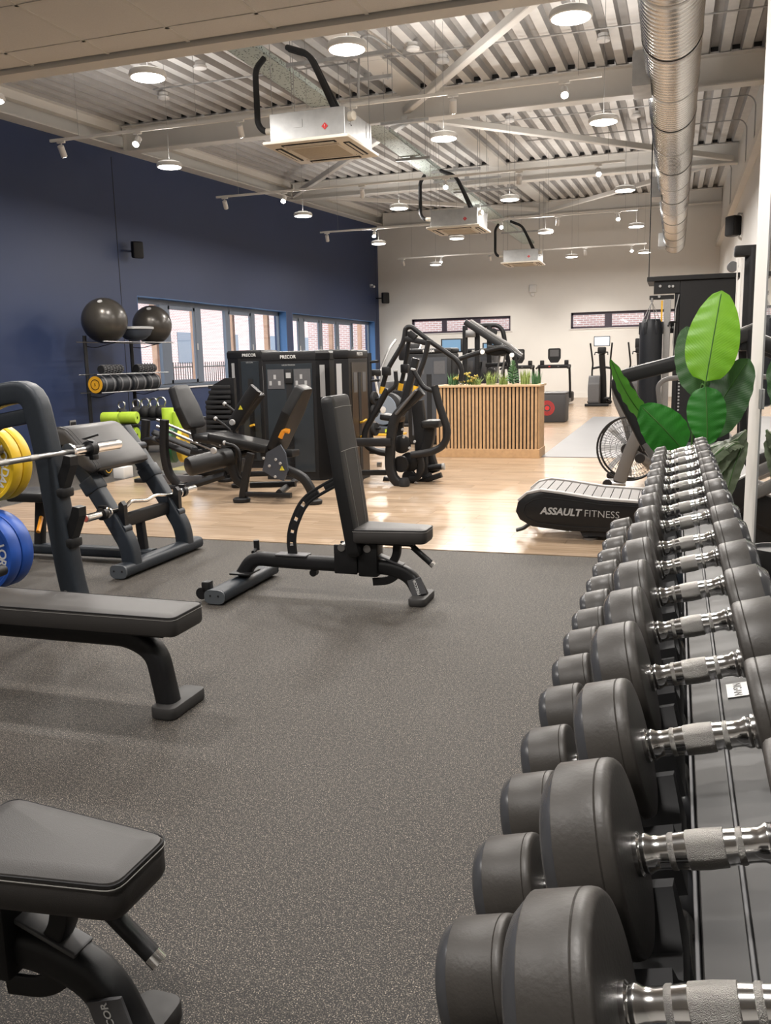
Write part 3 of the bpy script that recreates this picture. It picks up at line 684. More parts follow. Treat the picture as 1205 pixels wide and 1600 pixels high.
def tier(cx, cz, ys, Rs, y0, y1, nm):
    n = V((math.sin(TIL)*-1, 0, math.cos(TIL))); 
    c = V((cx, 0, cz)); ax = Ri @ V((1,0,0))
    L_ = (y1-y0)
    for a, b_ in ((-.042, -.0015), (.0015, .046)):
        MB().box(V((cx,(y0+y1)/2,cz)) + ax*((a+b_)/2) + n*(-.085), (b_-a, L_, .010), .002, Ri).build('tray_strip', strip_m, rk, smooth=0)
    MB().box(V((cx,(y0+y1)/2,cz)) + n*(-.110) + ax*.002, (.094, L_, .035), .003, Ri).build('tray_beam', framed_m, rk, smooth=0)
    sp = MB(); sp.box(V((cx,(y0+y1)/2,cz)) + ax*-.045 + n*(-.083), (.004, L_, .014), .001, Ri); sp.box(V((cx,(y0+y1)/2,cz)) + n*(-.082), (.004, L_, .012), .001, Ri); sp.box(V((cx,(y0+y1)/2,cz)) + ax*.049 + n*(-.083), (.004, L_, .014), .001, Ri)
    sp.build('tray_edge', greyp_m, rk, smooth=0)
    for Y, R in zip(ys, Rs):
        for s in (-1, 1):
            mb = MB(); pr = []
            for q, hh in ((-.085,-.135),(-.085,-.072),(-.060,-.066),(-.045,-.088),(-.02,-.108),(.02,-.108),(.045,-.088),(.060,-.066),(.085,-.072),(.085,-.135)): pr.append((q, hh))
            o0 = V((cx, Y, cz)) + ax*(s*.088-.024)
            mb.rings([[o0 + ax*k + V((0,q,0)) + n*hh for q, hh in pr] for k in (0, .048)])
            mb.build('saddle', dark_m, rk, smooth=30)
tier(.058, .92, topY, topR, .25, 4.38, 't')
tier(-.086, .568, lowY, [.08]*16, .25, 4.38, 'l')
for Y in (.35, 2.28, 4.33):
    MB().sweep([(.33,Y,.03),(.33,Y,.10),(.20,Y,.72)], .06, .10, fil=.08, b=(0,1,0), sq=5).build('upright', framed_m, rk)
    MB().sweep([(-.30,Y,.035),(.36,Y,.035)], .10, .06, b=(0,1,0), sq=5).build('foot', framed_m, rk)
    MB().sweep([(-.06,Y,.775),(.16,Y,.82)], .05, .05, b=(0,1,0), sq=5).build('arm', framed_m, rk)
    MB().sweep([(-.30,Y,.40),(-.05,Y,.46),(.27,Y,.42)], .05, .05, b=(0,1,0), sq=5).build('arm', framed_m, rk)
MB().b2((.27,.3,.30),(.31,4.35,.36),.005).build('rear_beam', framed_m, rk, smooth=0)
st_ = T('paper_label', 'small white paper label stuck on the top tray of the rack', 'label', (.10, 1.345, .85))
nrm = Ri @ V((0,0,1)); axx = Ri @ V((1,0,0)); tp_ = V((.058,1.345,.92)) + axx*.026 + nrm*(-.0785)
MB().box(tp_, (.030,.055,.0008), 0, Ri).build('paper', white_m, st_, smooth=0)
text('lettering', 'NGAN', .017, tp_+nrm*.001, (0,-1,0), axx, black_m, st_)

# ================================================================== ADJUSTABLE BENCH
def adj_bench(lab, loc_dx=0, loc_dy=0):
    y0 = 4.6
    t_ = T('adjustable_bench', lab, 'bench', (-1.9, y0, 0))
    MB().sweep([(-2.44,y0,.09),(-2.36,y0,.205),(-2.16,y0,.195),(-1.50,y0,.190),(-1.38,y0,.150),(-1.32,y0,.03)], .075, .085, fil=.14, b=(0,1,0), sq=3.2, n=16).build('frame_tube', frame_m, t_)
    MB().sweep([(-2.44,4.27,.048),(-2.44,4.96,.048)], .080, .125, b=(0,0,1), sq=3.2, n=16).build('rear_foot', framed_m, t_)
    for ya in (4.262, 4.968):
        cp = MB().sweep([(-2.44,ya-.01 if ya<4.6 else ya-.002,.048),(-2.44,ya+.002 if ya<4.6 else ya+.01,.048)], .082, .128, b=(0,0,1), sq=3.2, n=16).build('end_cap', capgrey_m, t_)
        MB().cyl((-2.465,ya-.012,.055),(-2.465,ya+.012,.055),.006,n=8).cyl((-2.415,ya-.012,.055),(-2.415,ya+.012,.055),.006,n=8).build('screw', dark_m, cp)
    MB().box((-2.42,y0,.115),(.13,.16,.012),.004).build('mount_plate', frame_m, t_)
    MB().b2((-2.55,4.30,.05),(-2.50,4.36,.12),.01).build('wheel_bracket', frame_m, t_); MB().cyl((-2.55,4.30,.05),(-2.55,4.36,.05),.035,n=16).build('wheel', black_m, t_)
    MB().cushion((-1.32,y0,0),(1,0,0),(0,1,0),[(-.05,-.12),(.05,-.12),(.05,.12),(-.05,.12)],.045,.01,.035).build('front_foot', foot_m, t_)
    MB().sweep([(-1.35,y0-.041,.14),(-1.32,y0-.041,.05)], .01, .085, b=(0,1,0), sq=6).build('brand_plate', greyp_m, t_)
    text('lettering', 'PRECOR', .024, (-1.333,y0-.048,.095), (-.35,0,1), (-1,0,-.35), white_m, t_, bold=.02)
    # seat
    s_ = MB().cushion((-1.69,y0,.345),(1,0,0),(0,1,0),[(0,-.14),(.425,-.09),(.425,.09),(0,.14)],.085,.02,.04).build('seat', vinyl_m, t_)
    MB().sweep([V((-1.69,y0,.422)) + V((p[0],p[1],0)) for p in rpoly([(0,-.14),(.425,-.09),(.425,.09),(0,.14)], .03, .002)], .004, n=6, close=True).build('piping', dark_m, s_)
    MB().sweep([V((-1.69,y0,.414)) + V((p[0],p[1],0)) for p in rpoly([(0,-.14),(.425,-.09),(.425,.09),(0,.14)], .035, -.0005)], .0022, n=5, close=True).build('stitching', thread_m, s_)
    MB().b2((-1.62,y0-.05,.325),(-1.35,y0+.05,.348),.004).build('seat_frame', frame_m, t_)
    # backrest
    a = V((-1.715,y0,.255)); up = V((-.125,0,.88)).normalized(); n = V((0,1,0)).cross(up)
    bk = MB().cushion(a - n*.0, (0,1,0), up, [(-.125,0),(.125,0),(.15,.45),(.14,.91),(-.14,.91),(-.15,.45)], .075, .018, .04).build('backrest', vinyls_m, t_)
    f = a + n*.0775
    mb = MB()
    for hh, w in ((.60,.139),(.84,.132)): mb.sweep([f+up*hh+V((0,-w,0)), f+up*(hh+.004)+n*.001, f+up*hh+V((0,w,0))], .003, n=5)
    mb.sweep([f+up*.04+V((0,-.055,0)), f+up*.60+V((0,-.085,0))], .003, n=5); mb.sweep([f+up*.04+V((0,.055,0)), f+up*.60+V((0,.085,0))], .003, n=5)
    mb.build('stitching', thread_m, bk)
    MB().sweep([a-n*.012+up*.02, a-n*.012+up*.80], .06, .025, b=(0,1,0), sq=5).build('back_plate', frame_m, t_)
    # ladder arc
    arc = [V((-1.79,y0,.685)), V((-1.99,y0,.57)), V((-2.075,y0,.44)), V((-2.105,y0,.33)), V((-2.10,y0,.22))]
    mb = MB(); C0 = []; seg = 24
    for k in range(seg+1):
        t = k/seg*(len(arc)-1); i = min(int(t), len(arc)-2); f_ = t-i
        p0 = arc[max(i-1,0)]; p1 = arc[i]; p2 = arc[i+1]; p3 = arc[min(i+2,len(arc)-1)]
        C0.append(.5*((2*p1) + (p2-p0)*f_ + (2*p0-5*p1+4*p2-p3)*f_*f_ + (3*p1-p0-3*p2+p3)*f_**3))
    for off in (-.020, .020):
        pts = []
        for k, p_ in enumerate(C0):
            tn = (C0[min(k+1,seg)]-C0[max(k-1,0)]).normalized(); pts.append(p_ + V((0,1,0)).cross(tn)*off)
        mb.sweep(pts, .014, .018, b=(0,1,0), sq=6, n=8)
    for k in range(0, seg, 4): mb.sweep([C0[k], C0[min(k+1,seg)], C0[min(k+2,seg)], C0[min(k+3,seg)]][:4], .014, .035, b=(0,1,0), sq=6, n=8)
    mb.build('ladder_arc', frame_m, t_)
    MB().box((-2.10,y0,.236),(.20,.085,.012),.005).build('guide_plate', greyp_m, t_)
    for p_, q_ in (((-1.82,y0-.06,.15),(-1.68,y0-.045,.32)),((-1.82,y0+.045,.15),(-1.68,y0+.06,.32)),((-1.675,y0-.06,.14),(-1.56,y0+.06,.335))): MB().b2(p_, q_, .01).build('pivot_bracket', frame_m, t_)
    for x, z in ((-1.77,.305),(-1.615,.305)): MB().cyl((x,y0-.068,z),(x,y0+.068,z),.022,n=20).build('pivot_bolt', steel_m, t_)
    MB().sweep([(-1.455,y0,.34),(-1.46,y0,.26),(-1.52,y0,.17)], .05, .045, fil=.03, b=(0,1,0), sq=5).build('seat_strut', frame_m, t_)
    mb = MB(); mb.sweep([(-1.43,y0-.02,.18),(-1.50,y0-.02,.115),(-1.60,y0-.02,.105)], .012, .045, fil=.05, b=(0,1,0), sq=6); mb.build('adjuster_plate', frame_m, t_)
    MB().cyl((-1.49,y0-.03,.125),(-1.49,y0-.01,.125),.009,n=12).cyl((-1.54,y0-.03,.112),(-1.54,y0-.01,.112),.009,n=12).build('hole', wood_m, t_) if False else None
    MB().sweep([(-1.40,y0,.345),(-1.385,y0,.33),(-1.25,y0,.215)], .022, fil=.02, n=10).sweep([(-1.365,y0,.313),(-1.262,y0,.226)], .036, n=14).build('handle', black_m, t_)
    MB().sweep([(-1.262,y0,.226),(-1.246,y0,.212)], .038, n=14).build('handle_cap', chrome_m, t_)
    MB().box((-1.50,y0,.235),(.17,.06,.012),.005,Matrix.Rotation(.35,3,'Y')).build('front_guide', greyp_m, t_)
    MB().cyl((-1.97,y0-.02,.135),(-1.97,y0+.02,.135),.022,n=14).build('stop', frame_m, t_)
    MB().cyl((-2.36,y0+.05,.24),(-2.36,y0+.05,.30),.018,n=12).cyl((-2.36,y0-.0,.235),(-2.36,y0+.05,.25),.012).build('knob', black_m, t_)
    return t_
bA = adj_bench('upright adjustable bench with tall stitched backrest in the middle of the rubber floor')
bB = dup(bA, None, (.335, -3.3, .0)); relabel(bB, 'adjustable bench in the bottom left corner, only seat and front leg in frame')

for ch in bB.children:
    if ch.name.split('.')[0] in ('backrest','back_plate'):
        pv = V((.17,0,.28)); ch.matrix_basis = Matrix.Translation(pv) @ Matrix.Rotation(-math.radians(52),4,'Y') @ Matrix.Translation(-pv)
# ================================================================== FLAT OLYMPIC BENCH
fb = T('flat_bench', 'flat padded bench at the left edge in front of the barbell rack', 'bench', (-2.4, 2.84, 0))
yb = 2.83
po = [(-3.35+2.4,-.14),(-1.735+2.4,-.115),(-1.735+2.4,.115),(-3.35+2.4,.14)]
s_ = MB().cushion((-2.4,yb,.345),(1,0,0),(0,1,0),po,.085,.02,.035).build('pad', vinyl_m, fb)
MB().sweep([V((-2.4,yb,.424)) + V((p[0],p[1],0)) for p in rpoly(po, .03, .002)], .004, n=6, close=True).build('piping', dark_m, s_)
MB().sweep([V((-2.4,yb,.414)) + V((p[0],p[1],0)) for p in rpoly(po, .035, -.0005)], .0022, n=5, close=True).build('stitching', thread_m, s_)
MB().sweep([(-3.3,yb,.30),(-2.0,yb,.305),(-1.89,yb,.25),(-1.85,yb,.03)], .085, .085, fil=.14, b=(0,1,0), sq=3.2, n=16).build('frame_tube', frame_m, fb)
MB().cushion((-1.84,yb+.05,0),(1,0,0),(0,1,0),[(-.055,-.13),(.055,-.13),(.055,.13),(-.055,.13)],.05,.01,.035).build('front_foot', foot_m, fb)
MB().b2((-2.0,yb-.06,.325),(-1.82,yb+.06,.345),.004).build('pad_bracket', frame_m, fb)
MB().sweep([(-3.28,yb,.30),(-3.28,yb,.06)], .08, .08, b=(0,1,0), sq=3.2, n=16).build('rear_leg', frame_m, fb)
orr = T('barbell_rack', 'charcoal upright rack holding the barbell beside the flat bench', 'rack', (-3.0, 3.0, 0))
for Y in (3.70, 2.16):
    MB().sweep([(-2.90,Y,.02),(-2.955,Y,.25),(-3.04,Y,.98),(-3.09,Y,1.24),(-3.32,Y,1.215),(-3.75,Y,1.0),(-3.95,Y,.04)], .10, .115, fil=.10, b=(0,1,0), sq=6, n=20).build('upright', framed_m, orr)
    MB().sweep([(-3.07,Y,1.12),(-3.32,Y,1.08),(-3.70,Y,.88)], .05, .08, b=(0,1,0), sq=4, n=12).build('gusset', framed_m, orr)
    MB().sweep([(-2.82,Y-.02,.03),(-4.0,Y-.02,.03)], .10, .055, b=(0,1,0), sq=4, n=12).build('foot_rail', frame_m, orr)
    MB().box((-2.80,Y-.05,.03),(.14,.12,.05),.02).build('rubber_foot', dark_m, orr)
    MB().cyl((-2.96,Y-.052,.20),(-2.96,Y-.04,.20),.014,n=12).build('bolt', steel_m, orr)
    for k_, z in enumerate((.86, .60)):
        x = -3.02 + (0.86-z)*.10
        MB().prism((x,Y-.03,z), (1,0,0), (0,0,1), [(.0,-.20),(.055,-.19),(.09,-.11),(.14,.0),(.142,.045),(.105,.052),(.085,.0),(.055,-.06),(.03,-.085),(.0,-.09)], -.06).build('bar_hook', black_m, orr, smooth=0)
        MB().box((x+.03,Y,z-.14),(.13,.095,.05),.012).build('hook_collar', frame_m, orr)
for z, x in ((.90,-3.58),(.36,-3.66)):
    MB().cyl((x,3.70,z),(x,4.10,z),.024,n=14).build('storage_peg', steel_m, orr)
    MB().b2((x-.12,3.67,z-.03),(x+.02,3.73,z+.03),.005).build('peg_bracket', framed_m, orr)
MB().sweep([(-3.9,2.2,.06),(-3.9,3.66,.06)], .08, .06, b=(0,0,1), sq=4, n=12).build('cross_rail', frame_m, orr)
MB().sweep([(-3.35,2.2,.30),(-3.35,3.66,.30)], .06, .06, n=10).build('cross_tube', frame_m, orr)
bar = T('barbell', 'long chrome barbell resting on the rack hooks, sleeve with black collar', 'barbell', (-3.0, 3.2, .92))
bx, bz = -2.985, .915
MB().cyl((bx,2.0,bz),(bx,3.80,bz),.0145,n=16).build('shaft', steel_m, bar)
for a, b_ in ((2.45,2.75),(3.05,3.35),(3.5,3.56)): MB().cyl((bx,a,bz),(bx,b_,bz),.0152,n=16).build('knurling', knurl_m, bar)
MB().lathe((bx,3.79,bz),(0,1,0),[(.018,0),(.044,.004),(.044,.022),(.034,.03),(.029,.042),(.028,.44),(.026,.445),(.022,.44)],24).build('sleeve', chrome_m, bar)
MB().lathe((bx,2.03,bz),(0,-1,0),[(.018,0),(.038,.004),(.038,.02),(.03,.028),(.026,.04),(.025,.44),(.023,.445)],24).build('sleeve', chrome_m, bar)
cl_ = T('bar_collar', 'black plastic clamp collar on the barbell sleeve', 'collar', (bx, 3.98, bz))
MB().lathe((bx,3.95,bz),(0,1,0),[(.030,0),(.042,.006),(.044,.05),(.036,.056)],14).build('ring', black_m, cl_); MB().sweep([(bx+.02,3.98,bz+.04),(bx-.01,3.94,bz+.055),(bx+.05,3.99,bz+.075)],.03,.014,b=(0,1,0)).build('lever', black_m, cl_); MB().box((bx+.02,3.98,bz-.045),(.03,.05,.03),.006).build('latch', black_m, cl_)
def plate(x, y, z, r, th, m, lab, word, name='weight_plate', face=-1, tx=None):
    t_ = T(name, lab, 'weight plate', (x,y,z))
    f = face; o = (x, y, z)
    MB().lathe(o,(0,f,0),[(.026,0),(r*.98,0),(r,.008),(r,th-.008),(r*.98,th),(r*.90,th),(r*.88,th-.004),(r*.52,th-.004),(r*.50,th),(.06,th),(.026,th)],56,cap=False).build('rubber_disc', m, t_)
    MB().lathe((x,y+f*(th-.003),z),(0,f,0),[(.026,0),(.055,0),(.055,.005),(.026,.005)],24,cap=False).build('hub', steel_m, t_)
    if word:
        R_ = r*.70; n_ = len(word)
        for k_, ch in enumerate(word):
            a = math.radians(74 - k_*17) if tx is None else math.radians(tx - k_*17)
            pos = V((x + R_*math.cos(a), y + f*(th-.0035), z + R_*math.sin(a)))
            up = V((math.cos(a),0,math.sin(a))); text('lettering', ch, .075, pos, V((math.sin(a),0,-math.cos(a))), up, white_m, t_, bold=.02)
    return t_
plate(-3.72, 4.05, .82, .225, .075, yellow_m, 'yellow bumper plate at the left edge, nearer of the yellow pair', 'JORDAN', tx=35)
plate(-3.72, 4.13, .82, .225, .070, yellow_m, 'yellow bumper plate behind the nearer yellow one on its peg', '')
plate(-3.70, 3.95, .325, .225, .085, blue_m, 'blue bumper plate at the left edge, nearer of the blue pair', 'JORDAN', tx=18)
plate(-3.70, 4.05, .325, .225, .090, blue_m, 'blue bumper plate behind the nearer blue one on its peg', '')

# ================================================================== PREACHER BENCH
pb = T('preacher_bench', 'preacher curl bench with sloping grey pad beside the wood floor', 'bench', (-3.5, 5.1, 0))
for Y in (4.80, 5.46):
    MB().sweep([(-3.345,Y,.06),(-3.355,Y,.19),(-3.47,Y,.385),(-3.80,Y,.90)], .095, .105, fil=.12, b=(0,1,0), sq=7, n=20).build('arm', framed_m, pb)
    MB().prism((-3.44,Y-.02,.30), (1,0,0), (0,0,1), [(-.04,-.02),(.05,-.03),(.075,.0),(.075,.16),(.055,.185),(.035,.17),(.03,.11),(.0,.10),(-.03,.15)], -.04).build('bar_holder', black_m, pb, smooth=0)
    MB().box((-3.60,Y,.585),(.125,.108,.10),.012,Matrix.Rotation(-.57,3,'Y')).build('collar', framed_m, pb)
    MB().cyl((-3.38,Y-.04,.30),(-3.38,Y+.04,.30),.03,n=16).build('pivot', framed_m, pb)
MB().sweep([(-3.35,4.66,.050),(-3.35,5.62,.050)], .085, .12, b=(0,0,1), sq=3.2, n=16).build('base_bar', framed_m, pb)
cp = MB().sweep([(-3.35,4.645,.050),(-3.35,4.66,.050)], .088, .123, b=(0,0,1), sq=3.2, n=16).build('end_cap', capgrey_m, pb)
MB().cyl((-3.38,4.642,.055),(-3.38,4.65,.055),.006,n=8).cyl((-3.32,4.642,.055),(-3.32,4.65,.055),.006,n=8).build('screw', dark_m, cp)
MB().sweep([(-3.39,5.13,.06),(-4.7,5.13,.06)], .09, .075, b=(0,1,0), sq=4, n=16).build('base_tube', framed_m, pb)
MB().sweep([(-3.46,4.83,.335),(-3.46,5.43,.335)], .09, .06, b=(0,0,1), sq=5, n=12).build('cross_brace', frame_m, pb)
MB().sweep([(-3.47,5.13,.06),(-3.49,5.13,.31)], .05, .06, b=(0,1,0), sq=5, n=12).build('brace_post', frame_m, pb)
# arm pad: long roll draped over the slope
u_ = V((0,1,0)); 
sec = [(-3.52,.69),(-3.50,.735),(-3.67,.925),(-3.73,.965),(-3.80,.965),(-3.87,.91),(-3.91,.80),(-3.87,.77),(-3.81,.83),(-3.75,.87),(-3.70,.85),(-3.57,.69)]
def roll(sec, y0, y1):
    mb = MB(); cx = sum(p[0] for p in sec)/len(sec); cz = sum(p[1] for p in sec)/len(sec)
    P = [V((p[0],0,p[1])) for p in sec]
    Q = []
    for i in range(len(P)):
        a, b_, c_, d_ = P[i-1], P[i], P[(i+1)%len(P)], P[(i+2)%len(P)]
        for t in (0, .33, .66): Q.append(.5*((2*b_) + (c_-a)*t + (2*a-5*b_+4*c_-d_)*t*t + (3*b_-a-3*c_+d_)*t**3))
    mb.rings([[V((p.x, y, p.z)) + (V((cx,0,cz))-p_)*k for p, p_ in zip([V((q.x,y,q.z)) for q in Q], Q)] for y, k in ((y0,.30),(y0+.003,.10),(y0+.015,.0),(y1-.015,0),(y1-.003,.10),(y1,.30))])
    return mb, Q
mb, Q = roll(sec, 4.69, 5.30); pad_ = mb.build('arm_pad', vinyl_m, pb, smooth=60)
for y in (4.705, 4.74): MB().sweep([V((p.x, y, p.z)) for p in Q], .0055, n=6, close=True).build('piping', vinyls_m, pad_)
MB().sweep([(-3.66,4.78,.78),(-3.66,5.50,.78)], .05, .05, n=10).build('pad_support', framed_m, pb)
MB().sweep([(-4.35,5.13,.06),(-4.30,5.13,.42)], .06, .07, b=(0,1,0), sq=5).build('seat_post', frame_m, pb)
MB().cushion((-4.32,5.13,.42),(1,0,0),(0,1,0),[(-.17,-.16),(.17,-.16),(.17,.16),(-.17,.16)],.07,.02,.05).build('seat', vinyls_m, pb)
MB().sweep([(-4.27,5.08,.30),(-4.2,4.95,.22)], .025, .03, n=8).build('release_lever', orange_m, pb)
ez = T('curl_bar', 'short zigzag chrome curl bar resting on the preacher bench hooks', 'barbell', (-3.42, 5.15, .43))
ex, e_z = -3.425, .428
MB().sweep([(ex,4.66,e_z),(ex,4.88,e_z),(ex+.01,4.94,e_z+.035),(ex,5.13,e_z+.008),(ex+.01,5.23,e_z+.03),(ex,5.40,e_z),(ex,5.58,e_z)], .026, fil=.025, n=12).build('shaft', chrome_m, ez)
for s, ya in ((-1, 4.70), (1, 5.54)):
    MB().lathe((ex,ya,e_z),(0,s,0),[(.018,0),(.035,.003),(.035,.014),(.025,.02),(.0245,.23),(.02,.235)],20).build('sleeve', chrome_m, ez)
    MB().lathe((ex,ya+s*.235,e_z),(0,s,0),[(.021,0),(.019,.003)],18).build('end_plug', pinkcap_m, ez)
    c2 = T('bar_collar', 'black clamp collar on the %s end of the curl bar' % ('near' if s < 0 else 'far'), 'collar', (ex, ya+s*.06, e_z), 'collars on the curl bar')
    MB().lathe((ex,ya+s*.04,e_z),(0,s,0),[(.028,0),(.04,.005),(.04,.04),(.03,.045)],12).build('ring', black_m, c2); MB().box((ex,ya+s*.06,e_z+.045),(.05,.03,.018),.004).build('lever', black_m, c2)

# ================================================================== helpers for machines
def tube(parent, name, m, Y, pts, w=.05, h=None, fil=.06, sq=2.0, b=(0,1,0), n=12):
    """frame tube through surveyed points; each point is (x, y) at depth Y or (x, y, Y)"""
    P = [W(p[0], p[1], p[2] if len(p) > 2 else Y) for p in pts]
    return MB().sweep(P, w, h, fil=fil, b=b, sq=sq, n=n).build(name, m, parent)
def disc(parent, name, m, c, ax, r, th, n=24):
    ax = V(ax).normalized(); c = V(c)
    return MB().lathe(c-ax*th/2, ax, [(r*.9,0),(r,th*.15),(r,th*.85),(r*.9,th)], n).build(name, m, parent)
def padbox(parent, name, m, o, u, v, outline, th, r=.018, cr=.04):
    return MB().cushion(o, u, v, outline, th, r, cr).build(name, m, parent)
def warn(parent, c, nrm, s=.05):
    nrm = V(nrm).normalized(); x = V((0,0,1)).cross(nrm).normalized(); z = nrm.cross(x)
    a = MB().prism(V(c)-x*0, x, z, [(-s/2,0),(s/2,0),(0,s*.87)], .002).build('warning_sticker', yellow2_m, parent, smooth=0)
    text('lettering', '!', s*.7, V(c)+z*s*.33+nrm*.003, x, z, black_m, a)
yellow2_m = mat('warning_yellow', (.80,.72,.05), .5)
def tower(x0, x1, Y, top, lab, dpt=.42, chL=.0, chR=.12, posters=True, word='PRECOR', grp='weight stack towers'):
    """tall cabinet with chamfered sides; front faces the camera"""
    t_ = T('weight_stack_tower', lab, 'gym machine', ((x0+x1)/2, Y+dpt/2, 0), grp)
    xa, xb = x0+chL, x1-chR
    out = [(x0,Y+.10 if chL else Y),(xa,Y),(xb,Y),(x1,Y+.12 if chR else Y),(x1,Y+dpt),(x0,Y+dpt)]
    if not chL: out = out[1:]
    MB().rings([[V((a,b_,z)) for a, b_ in out] for z in (.04, top-.10)]).build('cabinet', frame_m, t_, smooth=0)
    cx, cy = (x0+x1)/2, Y+dpt/2
    MB().rings([[V((cx+(a-cx)*k,cy+(b_-cy)*k,z)) for a, b_ in out] for z, k in ((top-.10,1.02),(top-.03,1.03),(top-.005,.97),(top,.80))]).build('top_cap', black_m, t_, smooth=30)
    MB().rings([[V((a,b_,z)) for a, b_ in out] for z in (.0, .04)]).build('plinth', dark_m, t_, smooth=0)
    wf = xb-xa; m_ = (xa+xb)/2
    fp = MB().b2((xa+.04,Y-.006,.10),(xb-.04,Y,top-.14),.003).build('front_panel', panel_m, t_, smooth=0)
    MB().b2((m_-.035,Y-.010,.12),(m_+.035,Y-.005,top-.36)).build('stack_slot', dark_m, t_, smooth=0)
    st2 = MB()
    for k in range(16): st2.b2((m_-.028,Y-.016,.14+k*.045),(m_+.028,Y-.008,.178+k*.045))
    st2.build('weight_stack', black_m, t_, smooth=0, kind='stuff')
    disc(t_, 'selector_pin', yellowp_m, (m_,Y-.03,.34), (0,1,0), .016, .05, 12); MB().sweep([(m_-.02,Y-.03,.55),(m_+.05,Y-.06,.57)],.03,.03,fil=.01).build('selector_pin', yellowp_m, t_)
    if posters:
        for s in (-1, 1):
            c0, c1 = (xa+.06, m_-.06) if s < 0 else (m_+.06, xb-.06)
            pp = MB().b2((c0,Y-.010,top-.42),(c1,Y-.006,top-.20)).build('instruction_panel', greyp_m, t_, smooth=0)
            fg = MB()
            for i in range(3): fg.b2((c0+.02+i*.055,Y-.012,top-.38+(i%2)*.07),(c0+.05+i*.055,Y-.010,top-.33+(i%2)*.07))
            fg.build('pictogram', silverp_m, pp, smooth=0, kind='stuff')
        MB().box((m_,Y-.012,top-.28),(.10,.02,.16),.01).build('slot_hood', dark_m, t_)
        MB().b2((m_-.03,Y-.024,top-.30),(m_+.03,Y-.02,top-.24)).build('weight_display', silverp_m, t_, smooth=0)
    text('lettering', word, .052, (m_,Y-.017,top-.065), (1,0,0), (0,0,1), white_m, t_, bold=.012)
    text('small_lettering', 'LEG EXTENSION' if 'centre' in lab else 'LEG CURL', .022, (m_,Y-.008,top-.155), (1,0,0), (0,0,1), silverp_m, t_)
    if chR:
        d = V((x1-xb, .12, 0)).normalized(); nr = V((d.y,-d.x,0)); c = V(((xb+x1)/2, Y+.06, 0)) + nr*.004
        MB().prism(c - d*.035 + V((0,0,top-.52)), d, (0,0,1), [(0,0),(.06,0),(.06,.36),(0,.36)], -.003).build('side_reflector', grey_s_m, t_, smooth=0)
    if chL:
        d = V((xa-x0, -.10, 0)).normalized(); nr = V((d.y,-d.x,0)); c = V(((xa+x0)/2, Y+.05, 0)) + nr*.004
        MB().prism(c - d*.03 + V((0,0,top-.52)), d, (0,0,1), [(0,0),(.06,0),(.06,.36),(0,.36)], -.003).build('side_reflector', grey_s_m, t_, smooth=0)
    return t_
brownp_m = mat('brown_smoked_panel', (.030,.022,.018), .35, noise=(4,.2))
panel_m = mat('smoked_panel', (.028,.034,.040), .25, .0, noise=(4,.2))
tower(-4.52, -3.71, 9.2, 1.47, 'black weight stack tower at the centre of the group, instruction panels on its front', chL=.04, chR=.12)
tower(-5.51, -4.95, 10.2, 1.51, 'black weight stack tower at the left of the group by the window', chL=.20, chR=.03, posters=False)
t_ = T('weight_stack_tower', 'right-hand black weight stack tower, its slot and yellow pins facing the planter', 'gym machine', (-3.45,9.3,0), 'weight stack towers')
MB().b2((-3.53,9.0,.04),(-3.36,9.62,1.37),.006).build('cabinet', frame_m, t_, smooth=0); MB().b2((-3.54,8.99,1.37),(-3.35,9.63,1.465),.02).build('top_cap', black_m, t_); MB().b2((-3.53,9.0,0),(-3.36,9.62,.04)).build('plinth', dark_m, t_, smooth=0)
MB().b2((-3.50,8.994,.95),(-3.44,9.0,1.32)).build('side_reflector', grey_s_m, t_, smooth=0)
MB().b2((-3.36,9.08,.10),(-3.354,9.58,1.33)).build('side_panel', brownp_m, t_, smooth=0); MB().b2((-3.354,9.28,.12),(-3.350,9.36,1.22)).build('stack_slot', dark_m, t_, smooth=0)
for q in (9.13, 9.42): MB().b2((-3.354,q,1.0),(-3.351,q+.11,1.22)).build('instruction_panel', greyp_m, t_, smooth=0)
for z in (.50,.66): MB().sweep([(-3.35,9.30,z),(-3.31,9.28,z+.01),(-3.29,9.34,z+.03)],.025,fil=.01).build('selector_pin', yellowp_m, t_)
text('lettering', 'PRECOR', .05, (-3.345,9.33,1.42), (0,1,0), (0,0,1), white_m, t_, bold=.012)
tower(-4.60, -4.22, 11.0, 1.50, 'black weight stack tower mostly hidden behind the centre one', chL=0, chR=.05, posters=False)

# ---------------------------------------------------------------- leg extension machine (front)
le = T('leg_extension_machine', 'black leg extension machine with long roller pad and tilted backrest', 'gym machine', (-3.8, 7.9, 0), 'seated leg machines')
padbox(le, 'seat', vinyls_m, W(322,690,7.7), W(425,712,7.7)-W(322,690,7.7), (0,1,0), [(0,-.02),(.66,.0),(.70,.14),(.66,.30),(.0,.32)], .09, .02, .05)
a = W(418,700,7.75); up = W(462,600,7.75)-a; L0 = up.length; 
padbox(le, 'backrest', vinyls_m, a, (0,1,0), up, [(-.05,0),(.25,0),(.28,L0*.6),(.22,L0),(-.02,L0),(-.08,L0*.6)], .11, .025, .05)
tube(le, 'backrest_post', frame_m, 7.95, [(452,640),(436,690),(428,740)], .06, .08, sq=4)
c0, c1 = W(292,730,7.35), W(362,712,7.75)
MB().lathe(c0, c1-c0, [(.06,0),(.088,.014),(.094,.035),(.094,(c1-c0).length-.02),(.07,(c1-c0).length)], 28).build('roller_pad', vinyls_m, le)
MB().cyl(c1, W(392,706,7.9), .03, n=14).build('roller_axle', frame_m, le)
tube(le, 'handle', black_m, 7.6, [(352,693),(366,696),(374,704),(376,720)], .032, fil=.05)
disc(le, 'handle_cap', silverp_m, W(351,692,7.6), (1,0,.2), .022, .02, 14)
